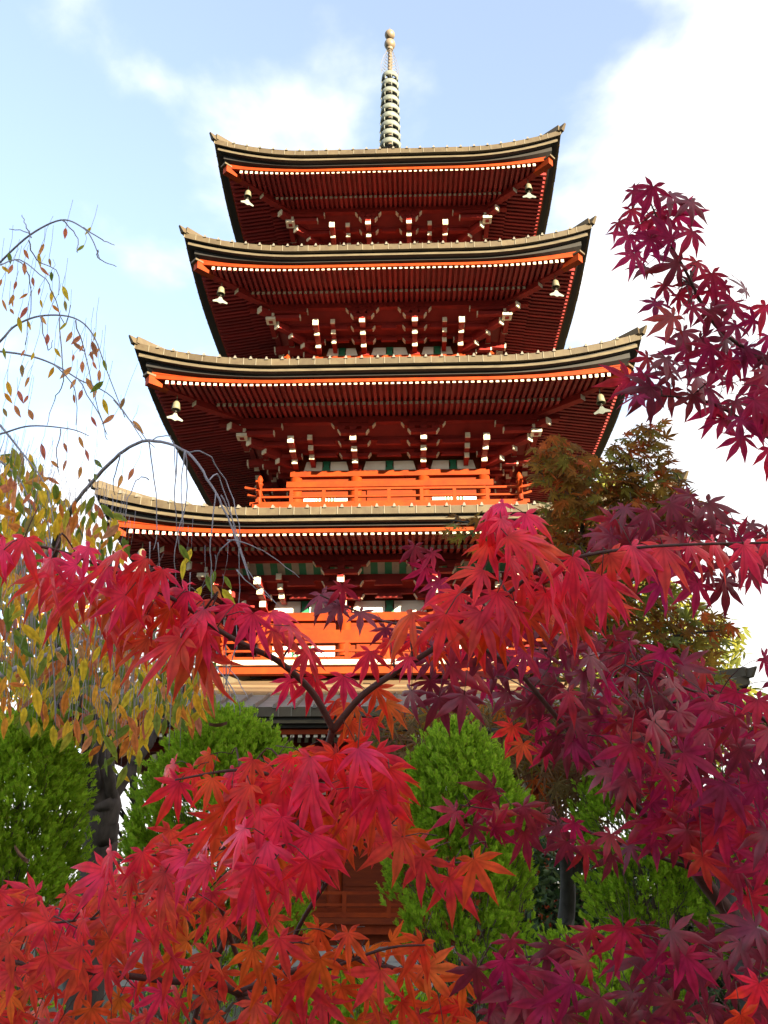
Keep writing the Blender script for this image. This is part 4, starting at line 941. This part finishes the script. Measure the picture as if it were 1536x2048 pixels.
def bush(px, top_py, hw_px, d, label, seed, ns, low=.0, lean=0):
    rs = random.Random(seed); base = Vector(ground(px, d)); top = at(px, top_py, d).z; r = hw_px * d / F
    root = empty('cypress_bush', base); tag(root, label, 'bush', 'clipped cypress bushes')
    lv = Leaves(); wood = MB()
    wood.tube([(0, 0, 0), (.02, 0, top * .4), (0, .01, top * .8), (0, 0, top * .93)], [.05, .04, .025, .01], 8)
    def prof(v):  # v=1 top
        q = max(0.0, 1 - v); return r * (min(1, q / .17) ** .5 if q < .17 else 1.0) * (1 if q < .5 else 1 - .12 * (q - .5))
    ph = [rs.uniform(0, 6.28) for _ in range(6)]
    ncl = ns // 7
    for i in range(ncl):
        v = 1 - (rs.random() ** 1.35) * .86; a = rs.uniform(math.pi * .9, math.pi * 2.1) if rs.random() < .82 else rs.uniform(0, 6.28)
        q = 1 - v; depthf = rs.choice([1, 1, 1, .97, .9, .78, .6, .45])
        if q > .30 and math.sin(4 * a + ph[3] + 3 * v) + math.sin(15 * v + ph[4] + 2 * a) + rs.gauss(0, .5) < -.75 + (q - .30) * 1.1: depthf *= .72
        if depthf > .55 and q > .30 and rs.random() < min(.9, (q - .30) * 4): continue
        bump = 1 + .05 * math.sin(3 * a + ph[0] + 6 * v) + .05 * math.sin(7 * a + ph[1] - 9 * v) + rs.gauss(0, .025)
        c = Vector((prof(v) * bump * depthf * math.cos(a), prof(v) * bump * depthf * math.sin(a), v * top))
        outv = Vector((math.cos(a), math.sin(a), 0)) * (1 if v < .93 else .5); lean_ = Vector((rs.gauss(0, .2), rs.gauss(0, .2), 0))
        for k in range(24):
            p = c + Vector((rs.gauss(0, .03), rs.gauss(0, .03), rs.gauss(0, .045)))
            td = outv * rs.uniform(.5, 1.1) + Vector((0, 0, 1.0)) + lean_ + Vector((rs.gauss(0, .25), rs.gauss(0, .25), 0))
            nd = outv * .8 + Vector((rs.gauss(0, .7), rs.gauss(0, .7), rs.uniform(.0, .9)))
            lv.add(rs.choice(THU), p, td, nd, rs.uniform(.032, .066), 0)
    for i in range(420):
        v = rs.uniform(.1, .8); a = rs.uniform(math.pi * .9, math.pi * 2.1); rr = prof(v) * rs.uniform(.35, .93)
        p = Vector((rr * math.cos(a), rr * math.sin(a), v * top)); e_ = p + Vector((math.cos(a) * .06 + rs.gauss(0, .04), math.sin(a) * .06 + rs.gauss(0, .04), rs.uniform(.1, .28)))
        wood.tube([p, (p + e_) / 2 + Vector((rs.gauss(0, .012), rs.gauss(0, .012), 0)), e_], [.0035, .0028, .0015], 4)
    for i in range(40):   # inner branches
        v = rs.uniform(.15, .7); a = rs.uniform(0, 6.28); rr = prof(v) * .8
        wood.tube([(0, 0, v * top * .75), (rr * .5 * math.cos(a), rr * .5 * math.sin(a), v * top * .92), (rr * math.cos(a), rr * math.sin(a), v * top * 1.1)], [.012, .009, .004], 5)
    wood.build('stem', M['deadtwig'], root); lv.build('foliage', [M['l_thuja']], root, False)
    return root
bush(22, 1440, 130, 4.6, 'clipped green cypress bush at the far left edge beside the cherry trunk', 1, 5200)
bush(442, 1428, 164, 5.4, 'broad round topped green cypress bush between the cherry trunk and the crimson maple', 2, 6000)
bush(920, 1464, 128, 5.0, 'bright green dome topped cypress bush right of the pagoda centre', 3, 5200)
bush(1275, 1490, 100, 5.6, 'green cypress bush half hidden behind burgundy leaves', 4, 4200)
bush(1500, 1560, 95, 5.4, 'green cypress bush at the far right edge behind burgundy leaves', 5, 3800)
bush(700, 1960, 150, 4.2, 'low dark green cypress bush at the bottom behind the orange maple', 6, 2600)
bush(1120, 1900, 120, 4.6, 'low dark cypress bush at the bottom behind the lowest burgundy leaves', 7, 2600)
# hedge
def hedge(px0, px1, top_py, d, label, seed, n):
    rs = random.Random(seed); a = Vector(ground(px0, d)); c = Vector(ground(px1, d)); root = empty('hedge', (a + c) / 2); tag(root, label, 'hedge')
    top = at((px0 + px1) / 2, top_py, d).z; lv = Leaves(); wood = MB(); ax = (c - a)
    for i in range(n):
        u = rs.random(); v = rs.random(); hgt = top * (.9 + .1 * math.sin(u * 17) * math.sin(u * 7 + 1)); dep = rs.uniform(-.5, .5)
        p = a + ax * u + Vector((0, dep, v * hgt)) - root.location
        lv.add(rs.choice(OVAL), p, (rs.gauss(0, 1), rs.gauss(-.5, .6), rs.gauss(.3, .7)), (rs.gauss(0, 1), rs.gauss(-.6, .8), rs.gauss(.8, .6)), rs.uniform(.09, .17), 0)
    for i in range(24):
        u = (i + rs.random()) / 24; p = a + ax * u - root.location; wood.tube([p, p + Vector((rs.gauss(0, .1), 0, top * .85))], [.025, .01], 6)
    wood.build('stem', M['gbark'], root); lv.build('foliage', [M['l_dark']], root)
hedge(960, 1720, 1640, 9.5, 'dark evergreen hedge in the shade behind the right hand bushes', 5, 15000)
# dry leaves caught on the bushes
def dry_leaf(px, py, d, label, ang):
    m = MB(); p = at(px, py, d); w = .055
    for i in range(6):
        t0, t1 = i / 6, (i + 1) / 6
        f_ = lambda t_, s_: Vector(((t_ - .5) * 2 * w * math.cos(ang), 0, (t_ - .5) * 2 * w * math.sin(ang))) + Vector((0, -s_ * .022 * math.sin(math.pi * min(max(t_, .03), .97)), .018 * abs(s_) - .012 * math.sin(math.pi * t_)))
        for s0, s1 in ((-1, 0), (0, 1)): m.face([f_(t0, s0), f_(t1, s0), f_(t1, s1), f_(t0, s1)])
    o = m.build('fallen_leaf', M['brownleaf']); o.location = p; tag(o, label, 'leaf', 'dry leaves caught on the bushes')
dry_leaf(436, 1450, 5.02, 'curled dry brown leaf lying on top of the broad cypress bush', .05)
dry_leaf(42, 1712, 4.18, 'dry brown leaf stuck in the side of the leftmost cypress bush', -.7)

# ================================================================== DISTANT TREES
def far_tree(name, label, px, d, poly, lm, seed, leaf, spacing, depthspread=1.6, n_l=5):
    rs = random.Random(seed); b_ = Vector(ground(px, d)); root = empty(name, b_); tag(root, label, 'tree', 'trees beyond the pagoda')
    wood = MB(); lv = Leaves(); ys = [p[1] for p in poly]; cxp = sum(p[0] for p in poly) / len(poly)
    top = at(cxp, min(ys) + 30, d)
    tr = spline([b_, b_ + Vector((.2, 0, top.z * .4)), Vector((top.x, top.y, top.z))], 6)
    wood.tube([p - b_ for p in tr], [.22 - .2 * i / (len(tr) - 1) for i in range(len(tr))], 8)
    for (x, y) in darts(poly, spacing, rs, 4000, 14):
        for q in range(n_l):
            p = at(x + rs.gauss(0, spacing * .4), y + rs.gauss(0, spacing * .4), d + rs.uniform(-depthspread, depthspread))
            lv.add(rs.choice(OVAL), p - b_, (rs.gauss(0, 1), rs.gauss(0, 1), rs.gauss(-.6, .7)), (rs.gauss(0, 1), rs.gauss(-.5, 1), rs.gauss(.5, 1)), leaf * rs.uniform(.7, 1.4), 0)
        if rs.random() < .05:
            q = tr[rs.randrange(4, len(tr))]; p = at(x, y, d); wood.tube([q - b_, (p + q) / 2 - b_ + Vector((0, 0, .2)), p - b_], [.05, .03, .012], 5)
    wood.build('trunk', M['gbark'], root, True); lv.build('crown', [lm], root)
far_tree('autumn_tree', 'orange autumn tree with sun glow in its leaf colour behind the weeping cherry', 250, 25, [(60, 1230), (160, 1190), (300, 1180), (420, 1230), (440, 1340), (300, 1400), (120, 1420), (-20, 1420), (-20, 1260)], M['l_farorange'], 91, .22, 11)
far_tree('broadleaf_tree', 'sunlit yellow green tree beyond the right side of the pagoda', 1320, 30, [(1120, 960), (1190, 930), (1260, 960), (1300, 1020), (1290, 1120), (1360, 1180), (1420, 1230), (1490, 1260), (1480, 1340), (1520, 1420), (1500, 1520), (1150, 1520), (1100, 1200)], M['l_yelgreen'], 92, .42, 11)
far_tree('broadleaf_tree', 'low pale yellow bush like tree seen between the cherry trunk and the bushes', 230, 40, [(150, 1690), (200, 1660), (260, 1650), (300, 1670), (340, 1700), (340, 1780), (120, 1780)], M['l_yelgreen'], 93, .3, 10)

# ================================================================== MADE-UP HALL added behind the viewpoint (its roof shades the garden)
hall = empty('shade_hall', (38, -50, 0)); tag(hall, 'unseen dark tiled hall added behind the camera to shade the garden', 'shade blocker')
HZ = 16.6
mb = MB(); mb.box(-26, 26, -9, 9, 0, 8); mb.build('wall', M['plaster'], hall)
mb = MB(); 
for sg in (-1, 1):
    for j in range(8):
        v0, v1 = j / 8, (j + 1) / 8; zf = lambda v: 7 + (HZ - 7) * (.65 * v + .35 * v * v)
        mb.face([(-31, sg * 13 * (1 - v0), zf(v0)), (31, sg * 13 * (1 - v0), zf(v0)), (31, sg * 13 * (1 - v1), zf(v1)), (-31, sg * 13 * (1 - v1), zf(v1))])
mb.box(-31, 31, -13, 13, 6.7, 6.99)
for sg in (-1, 1): mb.face([(sg * 31, -13, 7), (sg * 31, 13, 7), (sg * 31, 0, HZ)])
mb.build('roof', M['slate'], hall)
mb = MB()
for i in range(9): mb.tube([(-24 + i * 6, 9.3, 0), (-24 + i * 6, 9.3, 7)], .3, 10)
mb.build('pillars', M['bark'], hall)
